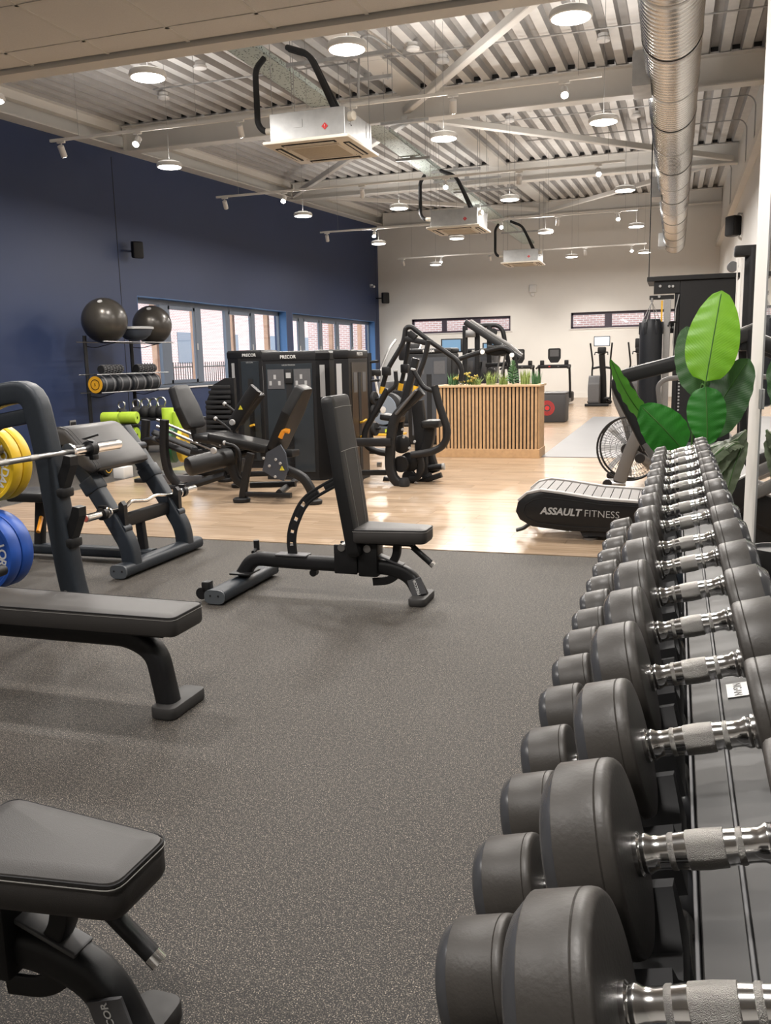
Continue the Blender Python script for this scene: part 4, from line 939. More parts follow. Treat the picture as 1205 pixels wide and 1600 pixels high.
tube(le, 'handle', black_m, 8.0, [(338,655),(352,665),(360,672)], .028)
disc(le, 'handle_cap', silverp_m, W(337,654,8.0), (1,0,-.8), .02, .03, 14)
tube(le, 'handle', black_m, 8.1, [(352,632),(363,640),(372,648)], .028); disc(le, 'handle_cap', silverp_m, W(351,631,8.1), (1,0,-.8), .02, .03, 14)
tube(le, 'side_arm', frame_m, 8.05, [(400,607),(388,624),(370,655),(362,668)], .07, .13, sq=4)
warn(le, W(376,640,7.98), (0,-1,0), .05)
disc(le, 'pivot_cap', silverp_m, W(363,660,7.95), (0,1,0), .03, .03); disc(le, 'pivot_cap', silverp_m, W(334,704,7.35), (0,1,0), .03, .03)
padbox(le, 'shin_pad', vinyls_m, W(362,660,8.05), (0,1,0), W(402,606,8.05)-W(362,660,8.05), [(0,0),(.16,0),(.16,.42),(0,.42)], .07, .02, .03)
tube(le, 'swing_arm', frame_m, 7.75, [(366,700),(362,728),(370,750),(382,758)], .07, .09, sq=4)
tube(le, 'front_post', frame_m, 7.62, [(392,708),(384,745),(379,780)], .055, .075, sq=4)
tube(le, 'base_rail', frame_m, 7.62, [(385,772),(455,774)], .05, .05, sq=4, fil=0)
tube(le, 'base_rail', frame_m, 8.0, [(392,758),(462,756)], .05, .06, sq=4, fil=0)
tube(le, 'cross_rail', frame_m, 0, [(436,770,7.62),(466,748,8.6)], .06, .06, sq=4, fil=0, b=None)
tube(le, 'rear_arch', frame_m, 7.64, [(420,722),(450,735),(474,745),(487,766),(490,782)], .075, .09, sq=3.5, fil=.15)
for x, y, Yy in ((378,784,7.62),(490,784,7.64),(352,752,8.95),(374,762,8.55)):
    p = W(x,y,Yy); MB().lathe((p.x,p.y,0.006),(0,0,1),[(.078,0),(.085,.01),(.085,.035),(.07,.045)],20).build('rubber_foot', dark_m, le)
for (x0_,y0_,x1_,Yy) in ((352,748,470,8.95),):
    tube(le, 'rear_rail', frame_m, Yy, [(352,742),(470,738)], .05, .06, sq=4, fil=0)
tube(le, 'rear_post', frame_m, 8.55, [(374,700),(370,758)], .06, .07, sq=4)
MB().prism(W(410,735,7.58), (1,0,0), (0,0,1), [(0,0),(.10,-.06),(.22,-.10),(.27,0),(.25,.17),(.20,.25),(.05,.17)], -.02).build('cam_plate', greyp2_m := mat('blue_grey_plate', (.05,.06,.08), .5), le, smooth=0)
for x, y in ((412,716),(438,724),(421,728),(431,718),(430,745)): disc(le, 'bolt', silverp_m, W(x,y,7.55), (0,1,0), .013, .015, 10)
warn(le, W(441,735,7.55), (0,-1,0), .05)
MB().b2(W(415,708,7.8)+V((-.02,-.08,-.03)), W(462,708,7.8)+V((0,.1,.03)), .01).build('seat_rail', frame_m, le)
MB().sweep([W(438,684,7.7), W(443,672,7.7), W(452,674,7.7)], .045, .05, fil=.02).build('release_lever', orange_m, le)
tube(le, 'lever_rod', frame_m, 7.72, [(438,684),(430,706)], .012)

# ---------------------------------------------------------------- leg press (behind, left)
lp = T('leg_press_machine', 'black leg press with H-shaped end frame and inclined sled rails', 'gym machine', (-5.2, 8.7, 0), 'seated leg machines')
for (xx, Yy, w_) in ((228, 8.7, 0), (257, 8.35, 0)):
    tube(lp, 'upright', bronze2_m if False else frame_m, Yy, [(xx,656),(xx-1,705),(xx+6,740),(xx+24,760),(xx+34,760)] if xx > 240 else [(xx,656),(xx-2,700),(xx-8,735)], .08, .09, sq=4, fil=.18)
tube(lp, 'cross_plate', frame_m, 0, [(229,690,8.68),(254,688,8.38)], .05, .10, sq=6, fil=0, b=None)
for k_, (ya, yb_) in enumerate(((8.75, 662), (8.45, 672))):
    tube(lp, 'guide_rail', steel_m, 0, [(245,yb_-6,ya),(345,yb_+36,ya-.15)], .035, .035, fil=0, b=None)
    tube(lp, 'guide_rail', frame_m, 0, [(240,yb_+14,ya),(335,yb_+52,ya-.15)], .07, .06, fil=0, sq=4, b=None)
a = W(300,672,8.35); up = W(272,606,8.35)-a; L0 = up.length
padbox(lp, 'backrest', vinyls_m, a, (0,1,0), up, [(-.18,0),(.18,0),(.20,L0*.5),(.15,L0),(-.15,L0),(-.20,L0*.5)], -.10 if False else .10, .025, .06)
tube(lp, 'backrest_post', frame_m, 8.45, [(300,660),(306,690),(320,705)], .05, .06, sq=4)
padbox(lp, 'seat', vinyls_m, W(300,690,8.25), (1,0,-.1), (0,1,0), [(0,-.02),(.42,-.02),(.42,.34),(0,.34)], .08, .02, .05)
tube(lp, 'seat_frame', frame_m, 8.35, [(300,705),(350,715),(360,740)], .07, .08, sq=4)
tube(lp, 'base_rail', frame_m, 8.30, [(284,763),(352,742)], .07, .06, sq=4, fil=0, b=None)
tube(lp, 'base_rail', frame_m, 8.75, [(262,752),(352,732)], .07, .06, sq=4, fil=0, b=None)
p = W(285,738,8.9); MB().box((p.x,p.y,.055),(.75,.42,.10),.01).build('foot_platform', matgrey_m, lp)
for x, y, Y_ in ((262,762,8.33),(222,748,8.75)): 
    p = W(x,y,Y_); MB().b2((p.x-.08,p.y-.05,.006),(p.x+.12,p.y+.05,.05),.01).build('rubber_foot', dark_m, lp)
c = W(258,700,9.0)
for k_, (mm, r_) in enumerate(((green_m, .21), (yellow_m, .205))):
    t_ = T('weight_plate', '%s bumper plate stored behind the leg press frame' % ('green' if k_ == 0 else 'yellow'), 'weight plate', (c.x-.10+.13*k_, c.y+.30, c.z))
    MB().lathe((c.x-.10+.13*k_,c.y+.3,c.z),(1,.25,0),[(.026,0),(r_*.96,0),(r_,.008),(r_,.05),(r_*.96,.058),(.026,.058)],40,cap=False).build('rubber_disc', mm, t_)
    MB().lathe((c.x-.10+.13*k_,c.y+.3,c.z),(1,.25,0),[(.026,-.002),(.06,-.002),(.06,.06),(.026,.06)],20,cap=False).build('hub', steel_m, t_)
rb = T('plyometric_board', 'black ribbed upright board standing between leg press and tower', 'board', tuple(W(338,660,9.3)*1))
p0 = W(320,672,9.3); zb = .20
out = [(0,0),(.42,0),(.42,.98),(.30,.98),(.14,.90),(.04,.70)]
MB().prism((p0.x,9.3,zb), (1,0,0), (0,0,1), out, -.06).build('panel', frame_m, rb, smooth=0)
for k_ in range(15): MB().b2((p0.x+.07+(.05 if k_ > 11 else 0),9.225,zb+.05+k_*.058),(p0.x+.40,9.245,zb+.085+k_*.058),.003).build('rib', dark_m, rb)
MB().b2((p0.x,9.25,.006),(p0.x+.42,9.5,.22),.01).build('base', frame_m, rb)

# ---------------------------------------------------------------- plate loaded row machine
rm = T('plate_loaded_row_machine', 'black plate-loaded row machine with curved arms and yellow grips beside the planter', 'gym machine', (-2.75, 9.2, 0), 'plate loaded machines')
tube(rm, 'lever_arm', frame_m, 9.5, [(598,604),(605,578),(631,535),(634,512),(643,510),(670,532),(714,562),(722,576),(720,596)], .055, .055, fil=.10)
tube(rm, 'lever_arm', frame_m, 9.65, [(627,600),(632,578),(638,540),(640,518)], .05, .05)
tube(rm, 'lever_arm', frame_m, 9.35, [(670,532),(663,563),(655,584),(650,604)], .055, .055)
tube(rm, 'top_link', frame_m, 9.5, [(631,529),(650,532),(667,536)], .05, .06, sq=4)
tube(rm, 'arm_link', frame_m, 9.5, [(640,520),(650,528)], .07, .07, sq=4)
for x, y, Y_ in ((597,609,9.5),(626,604,9.65),(649,608,9.35)):
    MB().cyl(W(x-1,y+6,Y_), W(x+1.2,y-5,Y_), .028, n=12).build('end_grip', yellowp_m, rm)
for x, y, Y_ in ((604,580,9.47),(633,576,9.62)): MB().box(W(x,y,Y_), (.09,.09,.10), .015).build('joint', black_m, rm)
tube(rm, 'frame_loop', frame_m, 9.25, [(606,608),(570,674),(570,695),(588,706),(607,709)], .07, .07, fil=.12)
tube(rm, 'handle', frame_m, 9.2, [(618,580),(620,602),(607,612)], .045, fil=.05); disc(rm, 'handle_cap', silverp_m, W(618,579,9.2), (0,0,1), .028, .02, 14)
tube(rm, 'handle', frame_m, 9.0, [(646,578),(654,593),(663,607),(679,611)], .05, fil=.08); disc(rm, 'handle_cap', silverp_m, W(646,577,9.0), (.3,0,1), .028, .02, 14)
tube(rm, 'frame_loop', frame_m, 9.0, [(679,603),(687,635),(701,674),(694,697),(673,707),(643,711)], .08, .08, fil=.14)
tube(rm, 'main_frame', frame_m, 8.95, [(659,611),(616,652),(611,684),(609,730),(616,750),(632,760)], .10, .10, fil=.10, sq=4.5, n=16)
padbox(rm, 'footplate', greyp_m, W(621,648,8.88), W(651,612,8.88)-W(621,648,8.88), (0,1,0), [(0,-.06),(.34,-.06),(.34,.05),(0,.05)], .02, .004, .01)
tube(rm, 'long_beam', frame_m, 8.9, [(542,691),(612,691)], .09, .09, fil=0, sq=5)
tube(rm, 'base_rail', frame_m, 9.0, [(560,739),(612,738)], .06, .06, fil=0, sq=4)
tube(rm, 'base_rail', frame_m, 9.3, [(600,748),(640,758),(690,742)], .06, .06, fil=.05, sq=4)
tube(rm, 'column', frame_m, 9.4, [(652,626),(657,664),(659,705),(662,745)], .11, .14, fil=.1, sq=5)
tube(rm, 'diagonal', frame_m, 9.4, [(650,560),(640,600),(628,640),(622,700)], .07, .08, fil=.1, sq=4)
padbox(rm, 'seat', vinyls_m, W(662,668,9.3), (1,0,.02), (0,1,0), [(0,-.14),(.20,-.10),(.20,.14),(0,.18)], .08, .02, .04)
padbox(rm, 'chest_pad', vinyls_m, W(597,655,9.3), (1,0,-.15), (0,1,0), [(0,-.12),(.24,-.12),(.24,.12),(0,.12)], .07, .02, .04)
tube(rm, 'seat_post', frame_m, 9.35, [(673,668),(670,690),(664,705)], .09, .12, sq=5)
for x, y, r_, Y_ in ((628,694,.10,9.1),(627,725,.09,9.05),(640,722,.11,9.2),(640,745,.08,9.2)): disc(rm, 'pivot_disc', black_m, W(x,y,Y_), (0,1,.0), r_, .05)
for x, y in ((631,683),(640,700),(629,671),(648,690)): disc(rm, 'bolt', silverp_m, W(x,y,8.98), (0,1,0), .014, .02, 10)
tube(rm, 'lower_link', frame_m, 9.15, [(655,712),(660,730),(652,748),(640,748)], .055, .07, fil=.08, sq=4)
tube(rm, 'plate_arm', frame_m, 9.5, [(668,700),(676,725),(680,738)], .11, .11, fil=.02, sq=4); 
MB().cyl(W(668,731,9.4), W(692,729,9.4), .035, n=16).build('plate_peg', frame_m, rm); disc(rm, 'peg_cap', silverp_m, W(693,729,9.4), (1,0,.1), .038, .03, 16)
MB().cyl(W(590,726,9.3), W(596,726,9.3), .03, n=14).build('plate_peg', steel_m, rm)
for x, y, Y_ in ((632,764,8.9),(668,752,9.4),(560,745,9.2)):
    p = W(x,y,Y_); MB().lathe((p.x,p.y,.006),(0,0,1),[(.05,0),(.06,.01),(.06,.05),(.045,.09)],16).build('rubber_foot', dark_m, rm)

# ---------------------------------------------------------------- planter
px0, px1, pY, pz = -3.10, -1.695, 11.68, .985
pl = T('slatted_planter', 'waist-high planter box clad in upright oak slats', 'planter', ((px0+px1)/2, pY+.25, 0))
MB().b2((px0+.02,pY+.02,.0),(px1-.02,pY+.52,pz-.03)).build('inner_box', backing_m, pl, smooth=0)
MB().b2((px0-.005,pY-.012,.006),(px1+.01,pY+.54,.125),.003).build('plinth', oak_m, pl, smooth=0)
tr_ = MB(); tr_.b2((px0-.02,pY-.02,pz-.03),(px1+.02,pY+.04,pz),.004); tr_.b2((px0-.02,pY+.50,pz-.03),(px1+.02,pY+.56,pz),.004); tr_.b2((px0-.02,pY+.041,pz-.03),(px0+.04,pY+.499,pz),.004); tr_.b2((px1-.04,pY+.041,pz-.03),(px1+.02,pY+.499,pz),.004)
tr_.build('top_rail', oakt_m, pl, smooth=0)
N = 28; pit = (px1-px0-.01)/N
for i in range(N): MB().b2((px0+.005+i*pit,pY,.125),(px0+.005+i*pit+pit*.62,pY+.02,pz-.03),.002).build('slat', oak_m, pl, smooth=0)
for i in range(9): MB().b2((px1-.02,pY+.03+i*.055,.125),(px1,pY+.064+i*.055,pz-.03),.002).build('slat', oak_m, pl, smooth=0)
MB().b2((px0+.03,pY+.03,pz-.06),(px1-.03,pY+.50,pz-.04)).build('soil', soil_m, pl, smooth=0)
def tuft(cx, cy, h, nb, spread, m, name, lab, grp, kind='grass'):
    t_ = T(name, lab, 'plant', (cx,cy,pz-.04), grp); mb = MB()
    for i in range(nb):
        a = random.uniform(0, 2*PI); s = random.uniform(.2,1)*spread; hh = h*random.uniform(.6,1)
        b0 = V((cx+random.uniform(-.06,.06), cy+random.uniform(-.05,.05), pz-.045)); tip = b0 + V((math.cos(a)*s, math.sin(a)*s, hh)); mid = b0*.5+tip*.5 + V((-math.cos(a)*s*.2, -math.sin(a)*s*.2, hh*.12))
        d = V((-math.sin(a), math.cos(a), 0))*.004
        vs_ = [mb.bm.verts.new(q) for q in (b0-d, b0+d, mid+d, mid-d)]; tp = mb.bm.verts.new(tip); mb.face(vs_); mb.face([vs_[3], vs_[2], tp])
    mb.build('blades', m, t_, smooth=0, kind='stuff'); return t_
g_ = 'artificial plants in the slatted planter'
tuft(px0+.20, pY+.2, .22, 60, .10, grassd_m, 'grass_tuft', 'wispy grey-green grass at the left end of the planter', g_)
tuft(px0+.50, pY+.28, .16, 70, .10, grass_m, 'grass_tuft', 'short yellow-green grass near the planter middle', g_)
tuft(px0+.72, pY+.2, .24, 70, .10, grass_m, 'grass_tuft', 'taller thin grass right of the yellow flowers', g_)
tuft(px0+.88, pY+.28, .22, 60, .08, grass_m, 'grass_tuft', 'yellow-green grass left of the dark sprig', g_)
tuft(px1-.22, pY+.25, .26, 120, .07, grass_m, 'grass_tuft', 'dense lime grass near the right end of the planter', g_)
tuft(px1-.08, pY+.25, .24, 80, .05, grassd_m, 'grass_tuft', 'dark grass at the right end of the planter', g_)
fp_ = T('flowering_plant', 'plant with flat yellow flower heads in the planter', 'plant', (px0+.38,pY+.22,pz-.04), g_)
st3 = MB(); hd = MB()
for i in range(16):
    q = V((px0+.38+random.uniform(-.17,.17), pY+.22+random.uniform(-.08,.08), pz+random.uniform(.04,.15))); st3.cyl((px0+.38+(q.x-px0-.38)*.3,pY+.22,pz-.045), q, .003, n=5)
    for k_ in range(7): hd.ball(q+V((random.uniform(-.03,.03),random.uniform(-.03,.03),random.uniform(-.008,.012))), .012, 6, 4)
st3.build('stems', stem_m, fp_, smooth=0, kind='stuff'); hd.build('flower_heads', flower_m, fp_, kind='stuff')
sp_ = T('fern_sprig', 'dark green feathery sprig rising above the planter grasses', 'plant', (px0+1.02,pY+.22,pz-.04), g_); mb = MB(); mb.cyl((px0+1.02,pY+.22,pz-.045),(px0+1.03,pY+.22,pz+.28),.004,n=5)
for k_ in range(60):
    z = pz+.0+k_*.0048; a = k_*2.4; r_ = .11*(1-k_/75); q0 = V((px0+1.02,pY+.22,z)); q1 = q0+V((math.cos(a)*r_,math.sin(a)*r_,.04))
    mb.sweep([q0,(q0+q1)/2+V((0,0,.012)),q1], .014, .004, n=4)
mb.build('fronds', grassd_m, sp_, smooth=0, kind='stuff')

# ---------------------------------------------------------------- plyo box
q = W(848,662,18.2); bx0 = -2.66
pbx = T('plyo_box', 'grey foam plyometric box with a red round emblem', 'box', (-2.36, 18.5, 0))
MB().b2((bx0,18.1,.012),(-2.10,18.75,.58),.015).build('box_body', greybox_m := mat('charcoal_foam', (.040,.038,.040), .6), pbx)
MB().b2((bx0,18.1,.585),(-2.10,18.75,.61),.008).build('lid_pad', greyp_m, pbx)
for r_ in (.15,.13,.108,.086): MB().lathe((-2.46,18.098,.30),(0,-1,0),[(r_-.011,0),(r_,0),(r_,.003),(r_-.011,.003)],36,cap=False).build('emblem_ring', red_m, pbx)
MB().lathe((-2.46,18.0985,.30),(0,-1,0),[(.045,0),(.045,.003)],24).build('emblem_centre', red_m, pbx)

# ---------------------------------------------------------------- treadmills and ellipticals at the far wall
def treadmill(cx, Y, lab):
    t_ = T('treadmill', lab, 'treadmill', (cx, Y, 0), 'treadmills by the far wall')
    MB().b2((cx-.40,Y-.9,.05),(cx+.40,Y+1.0,.20),.03).build('deck', greyp_m, t_); MB().b2((cx-.28,Y-.88,.20),(cx+.28,Y+.95,.21)).build('running_belt', dark_m, t_, smooth=0)
    MB().b2((cx-.42,Y+.7,.05),(cx+.42,Y+1.2,.34),.05).build('motor_cover', frame_m, t_)
    for s in (-1,1):
        MB().sweep([(cx+s*.42,Y+.2,.20),(cx+s*.42,Y+.1,.62),(cx+s*.41,Y+.0,1.08)], .06, .09, fil=.1, b=(1,0,0), sq=4).build('upright', frame_m, t_)
        MB().sweep([(cx+s*.42,Y+.0,1.08),(cx+s*.42,Y-.45,1.02)], .05, .05).build('handrail', black_m, t_)
        MB().box((cx+s*.33,Y+.0,1.16),(.11,.11,.14),.02).build('cup_holder', black_m, t_)
        MB().b2((cx+s*.36-.06,Y-1.0,.006),(cx+s*.36+.06,Y-.86,.15),.01).build('rear_foot', dark_m, t_)
    MB().box((cx,Y+.0,1.06),(.90,.16,.10),.03).build('crossbar', frame_m, t_)
    for s in (-.12,.12): MB().box((cx+s,Y-.085,1.06),(.05,.01,.03)).build('control_pad', red_m if s < 0 else greyp_m, t_, smooth=0)
    c = MB().rings([[V((cx+x,Y+y+k*.05,z)) for x, z in rpoly([(-.10,1.16),(.10,1.16),(.17,1.28),(.17,1.55),(-.17,1.55),(-.17,1.28)], .05)] for k, y in ((0,0),(1,.0))]).build('console', black_m, t_)
    MB().b2((cx-.12,Y-.004,1.33),(cx+.12,Y-.001,1.51)).build('display', greyp_m, c, smooth=0)
treadmill(-3.16, 24.6, 'treadmill facing the far wall, right-hand one, beside the plyo box')
treadmill(-4.15, 24.6, 'treadmill facing the far wall, mostly hidden behind the planter')
def elliptical(cx, Y, lab, tv=True):
    t_ = T('elliptical_trainer', lab, 'elliptical trainer', (cx, Y, 0), 'elliptical trainers by the far wall')
    MB().b2((cx-.38,Y-.55,.006),(cx+.24,Y-.43,.08),.02).build('rear_stabiliser', frame_m, t_)
    MB().rings([[V((x, y, z)) for y, z in rpoly([(Y-.5,.06),(Y+.25,.06),(Y+.25,.62),(Y+.05,.80),(Y-.35,.80),(Y-.5,.60)], .10)] for x in (cx-.30, cx-.02)]).build('flywheel_housing', greyp_m, t_, smooth=50)
    disc(t_, 'housing_disc', frame_m, (cx-.31,Y-.1,.42), (1,0,0), .26, .02)
    MB().sweep([(cx+.06,Y+.2,.08),(cx+.04,Y+.15,.7),(cx,Y+.0,1.36)], .16, .12, fil=.1, b=(1,0,0), sq=4).build('column', frame_m, t_)
    for s in (-1,1):
        MB().sweep([(cx+s*.24,Y+.0,.15),(cx+s*.25,Y+.05,.95),(cx+s*.22,Y-.05,1.10),(cx+s*.28,Y-.25,1.65)], .045, fil=.12).build('swing_arm', frame_m, t_)
        MB().sweep([(cx+s*.02,Y+.05,1.03),(cx+s*.24,Y+.05,.99)], .06).build('arm_pivot', frame_m, t_)
        MB().box((cx+s*.16,Y-.1,.20),(.14,.40,.05),.02).build('pedal', dark_m, t_)
        MB().sweep([(cx+s*.16,Y-.1,.16),(cx+s*.30,Y-.45,.12)], .05).build('pedal_arm', frame_m, t_)
        MB().sweep([(cx,Y-.05,1.38),(cx+s*.16,Y-.12,1.42),(cx+s*.17,Y-.22,1.35)], .03, fil=.04).build('fixed_handle', black_m, t_)
    MB().box((cx,Y+.0,1.46),(.22,.10,.18),.03).build('console', frame_m, t_)
    MB().box((cx,Y+.35,.08),(.5,.14,.12),.03).build('front_stabiliser', dark_m, t_)
    if tv:
        s_ = MB().box((cx,Y-.02,1.70),(.42,.05,.26),.012).build('screen_housing', frame_m, t_); MB().b2((cx-.19,Y-.05,1.59),(cx+.19,Y-.046,1.81)).build('screen', screen_m, s_, smooth=0)
    else: MB().box((cx,Y-.02,1.62),(.24,.06,.26),.03).build('display', black_m, t_)
elliptical(-1.87, 24.3, 'elliptical trainer with a lit screen in front of the far white wall')
elliptical(-.90, 24.3, 'elliptical trainer partly hidden behind the hanging punch bag', tv=False)

# ---------------------------------------------------------------- machines behind the planter
def boxy(lab, x0, x1, Y, top, wordy=True):
    t_ = T('weight_stack_tower', lab, 'gym machine', ((x0+x1)/2,Y+.25,0), 'weight stack towers')
    MB().b2((x0,Y,.0),(x1,Y+.5,top-.08),.02).build('cabinet', frame_m, t_); MB().b2((x0-.01,Y-.01,top-.08),(x1+.01,Y+.51,top),.03).build('top_cap', black_m, t_)
    m_ = (x0+x1)/2
    MB().b2((x0+.07,Y-.008,.15),(x1-.07,Y,top-.14)).build('front_panel', greypanel_m, t_, smooth=0); MB().b2((m_-.04,Y-.013,.2),(m_+.04,Y-.008,top-.4)).build('stack_slot', dark_m, t_, smooth=0)
    for s in (-1,1): MB().b2((m_+s*.17-.09,Y-.013,top-.40),(m_+s*.17+.09,Y-.008,top-.20)).build('instruction_panel', greyp_m, t_, smooth=0)
    text('lettering', 'PRECOR', .05, (m_,Y-.015,top-.045), (1,0,0), (0,0,1), white_m, t_, bold=.03)
greypanel_m = mat('grey_smoked_panel', (.07,.075,.085), .3)
boxy('weight stack tower behind the row machine, left of the planter flowers', -4.02, -3.30, 13.4, 1.51)
boxy('dark weight stack tower right behind the planter', -3.36, -2.84, 14.4, 1.50)
cr_ = T('lat_pulldown_machine', 'tall machine with diagonal bars rising behind the planter', 'gym machine', (-2.6, 13.4, 0), 'plate loaded machines')
tube(cr_, 'diagonal_beam', frame_m, 13.2, [(727,503),(790,545),(812,560)], .07, .09, fil=0, sq=4); tube(cr_, 'diagonal_beam', bronze_m, 13.4, [(735,502),(796,540),(815,556)], .06, .07, fil=0, sq=4)
tube(cr_, 'top_frame', frame_m, 13.6, [(745,509),(778,508),(786,516),(791,545),(800,600)], .07, .07, fil=.12)
for x in (727,746,765): tube(cr_, 'upright', frame_m, 13.6, [(x,509),(x,560),(x-2,640)], .07, .08, sq=4, fil=0)
tube(cr_, 'press_arm', frame_m, 13.1, [(717,561),(750,550),(786,542),(800,548),(806,565),(808,600)], .06, .07, fil=.12)
MB().sweep([W(762,546,13.2), W(778,548,13.2), W(790,545,13.2)], .14, .16, fil=.05, sq=4, b=(0,1,0)).build('counterweight', black_m, cr_)
for x, y in ((754,550),(800,555)): disc(cr_, 'grip_cap', white_m, W(x,y,13.0), (0,1,0), .035, .03, 16)
disc(cr_, 'pulley', dark_m, W(771,519,13.5), (0,1,0), .06, .04); disc(cr_, 'roller', vinyls_m, W(768,580,13.3), (0,1,0), .055, .2)
for x in (782,790): tube(cr_, 'guide_rod', steel_m, 13.3, [(x,552),(x-6,585)], .03)
tube(cr_, 'handle_frame', frame_m, 13.3, [(752,565),(748,590),(758,610)], .04, fil=.05); MB().box(W(776,570,13.4),(.34,.05,.06),.01).build('cross_bar', frame_m, cr_)
MB().b2(W(733,523,13.5)+V((-.05,-.03,-.04)), W(740,520,13.5)+V((.03,.03,.04)), .01).build('bracket', steel_m, cr_)
MB().b2((-3.0,13.2,.006),(-2.0,13.3,.08),.01).build('base_rail', frame_m, cr_); MB().b2((-3.0,13.7,.006),(-2.0,13.8,.08),.01).build('base_rail', frame_m, cr_)
tube(cr_, 'rear_strut', frame_m, 13.6, [(800,598),(800,640)], .06)
for (xx, yy, Yy, lab) in ((706,540,17.5,'dark television screen on a cardio machine, left one behind the planter'),(771,546,17.8,'blue-lit television screen on a cardio machine, right one behind the planter')):
    p = W(xx,yy,Yy); t_ = T('cardio_machine', lab, 'gym machine', (p.x,Yy,0), 'screened cardio machines')
    MB().box(p,(.44,.05,.28),.012).build('screen_housing', frame_m, t_); MB().b2((p.x-.19,Yy-.03,p.z-.115),(p.x+.19,Yy-.026,p.z+.115)).build('screen', screend_m, t_, smooth=0)
    MB().sweep([(p.x,Yy+.02,p.z-.1),(p.x,Yy+.1,.75),(p.x,Yy+.35,.1)],.12,.10,fil=.2,sq=4,b=(1,0,0)).build('column', frame_m, t_)
    MB().b2((p.x-.35,Yy-.8,.006),(p.x+.35,Yy+.7,.22),.05).build('base', greyp_m, t_)
    for s in (-1,1): MB().sweep([(p.x,Yy,p.z-.25),(p.x+s*.25,Yy-.05,p.z-.28),(p.x+s*.27,Yy-.4,p.z-.3)],.035,fil=.06).build('handle', black_m, t_)
# stair climber and rower by the blue wall end
X_ = W(628,600,17.4).x
sc2 = T('stair_climber', 'tall stair climber with dark steps in the far left', 'gym machine', (X_,17.6,0), 'cardio machines by the blue wall')
for k_ in range(4): MB().b2((X_-.28,17.2+k_*.22,.0+.006),(X_+.28,17.42+k_*.22,.30+k_*.2),.01).build('step', dark_m if k_ % 2 else frame_m, sc2)
for s in (-1,1):
    MB().sweep([(X_+s*.36,17.0,.06),(X_+s*.36,17.05,1.1),(X_+s*.34,17.6,1.55),(X_+s*.3,18.0,1.75)], .05, fil=.2).build('handrail', steel_m, sc2)
    MB().b2((X_+s*.36-.04,17.0,.05),(X_+s*.36+.04,18.1,.9),.02).build('side_panel', greyp_m, sc2)
MB().box((X_,18.05,1.5),(.5,.12,.35),.04).build('console', frame_m, sc2)
MB().b2((X_-.4,16.95,.006),(X_+.4,18.2,.06),.01).build('base', frame_m, sc2)
rw = T('rowing_machine', 'air rower with pale blue-grey fan disc in the far left', 'gym machine', (W(601,640,15.2).x,15.2,0))
p = W(600,640,15.2)
disc(rw, 'fan_housing', frame_m, p+V((.08,.06,0)), (.2,1,0), .30, .16, 32); fd = disc(rw, 'fan_cover', fanblue_m, p+V((0,-.03,0)), (.2,1,0), .27, .03, 32); disc(rw, 'fan_centre', lampw_m, p+V((0,-.05,0)), (.2,1,0), .06, .02, 20)
MB().b2((p.x-.35,15.0,p.z-.42),(p.x+.30,15.25,p.z-.30),.02).build('rail_box', greyp2_m, rw)
for s in (-.22,.16): MB().b2((p.x+s-.08,14.99,p.z-.40),(p.x+s+.08,14.995,p.z-.34)).build('green_marking', lime_m, rw, smooth=0)
MB().sweep([(p.x-.1,15.2,p.z+.25),(p.x-.16,15.2,p.z+.62)],.04,.06).build('monitor_arm', lampw_m, rw); MB().box((p.x-.14,15.2,p.z+.66),(.2,.05,.12),.02).build('monitor', black_m, rw)
for s in (-.3,.25): MB().sweep([(p.x+s,15.1,p.z-.35),(p.x+s,15.1,.03)],.05,.05,sq=4).build('leg', frame_m, rw)
MB().b2((p.x-.42,14.9,.006),(p.x+.4,15.3,.04),.01).build('foot', yellowp_m, rw)
# small dumbbell/medicine rack at the foot of the far window
sm = T('storage_tree', 'upright storage tree with black weights at the end of the towers', 'rack', (W(580,640,12.2).x,12.2,0))
p = W(578,600,12.2)
MB().sweep([(p.x,12.2,.03),(p.x,12.2,1.45)],.06,.06,sq=4).build('post', frame_m, sm); MB().b2((p.x-.25,12.0,.006),(p.x+.25,12.4,.05),.01).build('base', frame_m, sm)
for k_, z in enumerate((.35,.6,.78,1.05,1.32)): MB().cyl((p.x,12.2,z),(p.x+.16,12.15,z+.01),.02,n=10).build('peg', black_m, sm)
for k_, z in enumerate((.35,.62,.80)):
    o = MB().lathe((p.x+.05,12.19,z),(1,-.2,.05),[(.02,0),(.09,.0),(.10,.01),(.10,.035),(.09,.045),(.02,.045)],20,cap=False).build('weight_plate', dark_m); tag(o, 'small black weight plate on the storage tree, %s from the bottom' % ORD[k_], 'weight plate', 'small plates on the storage tree')

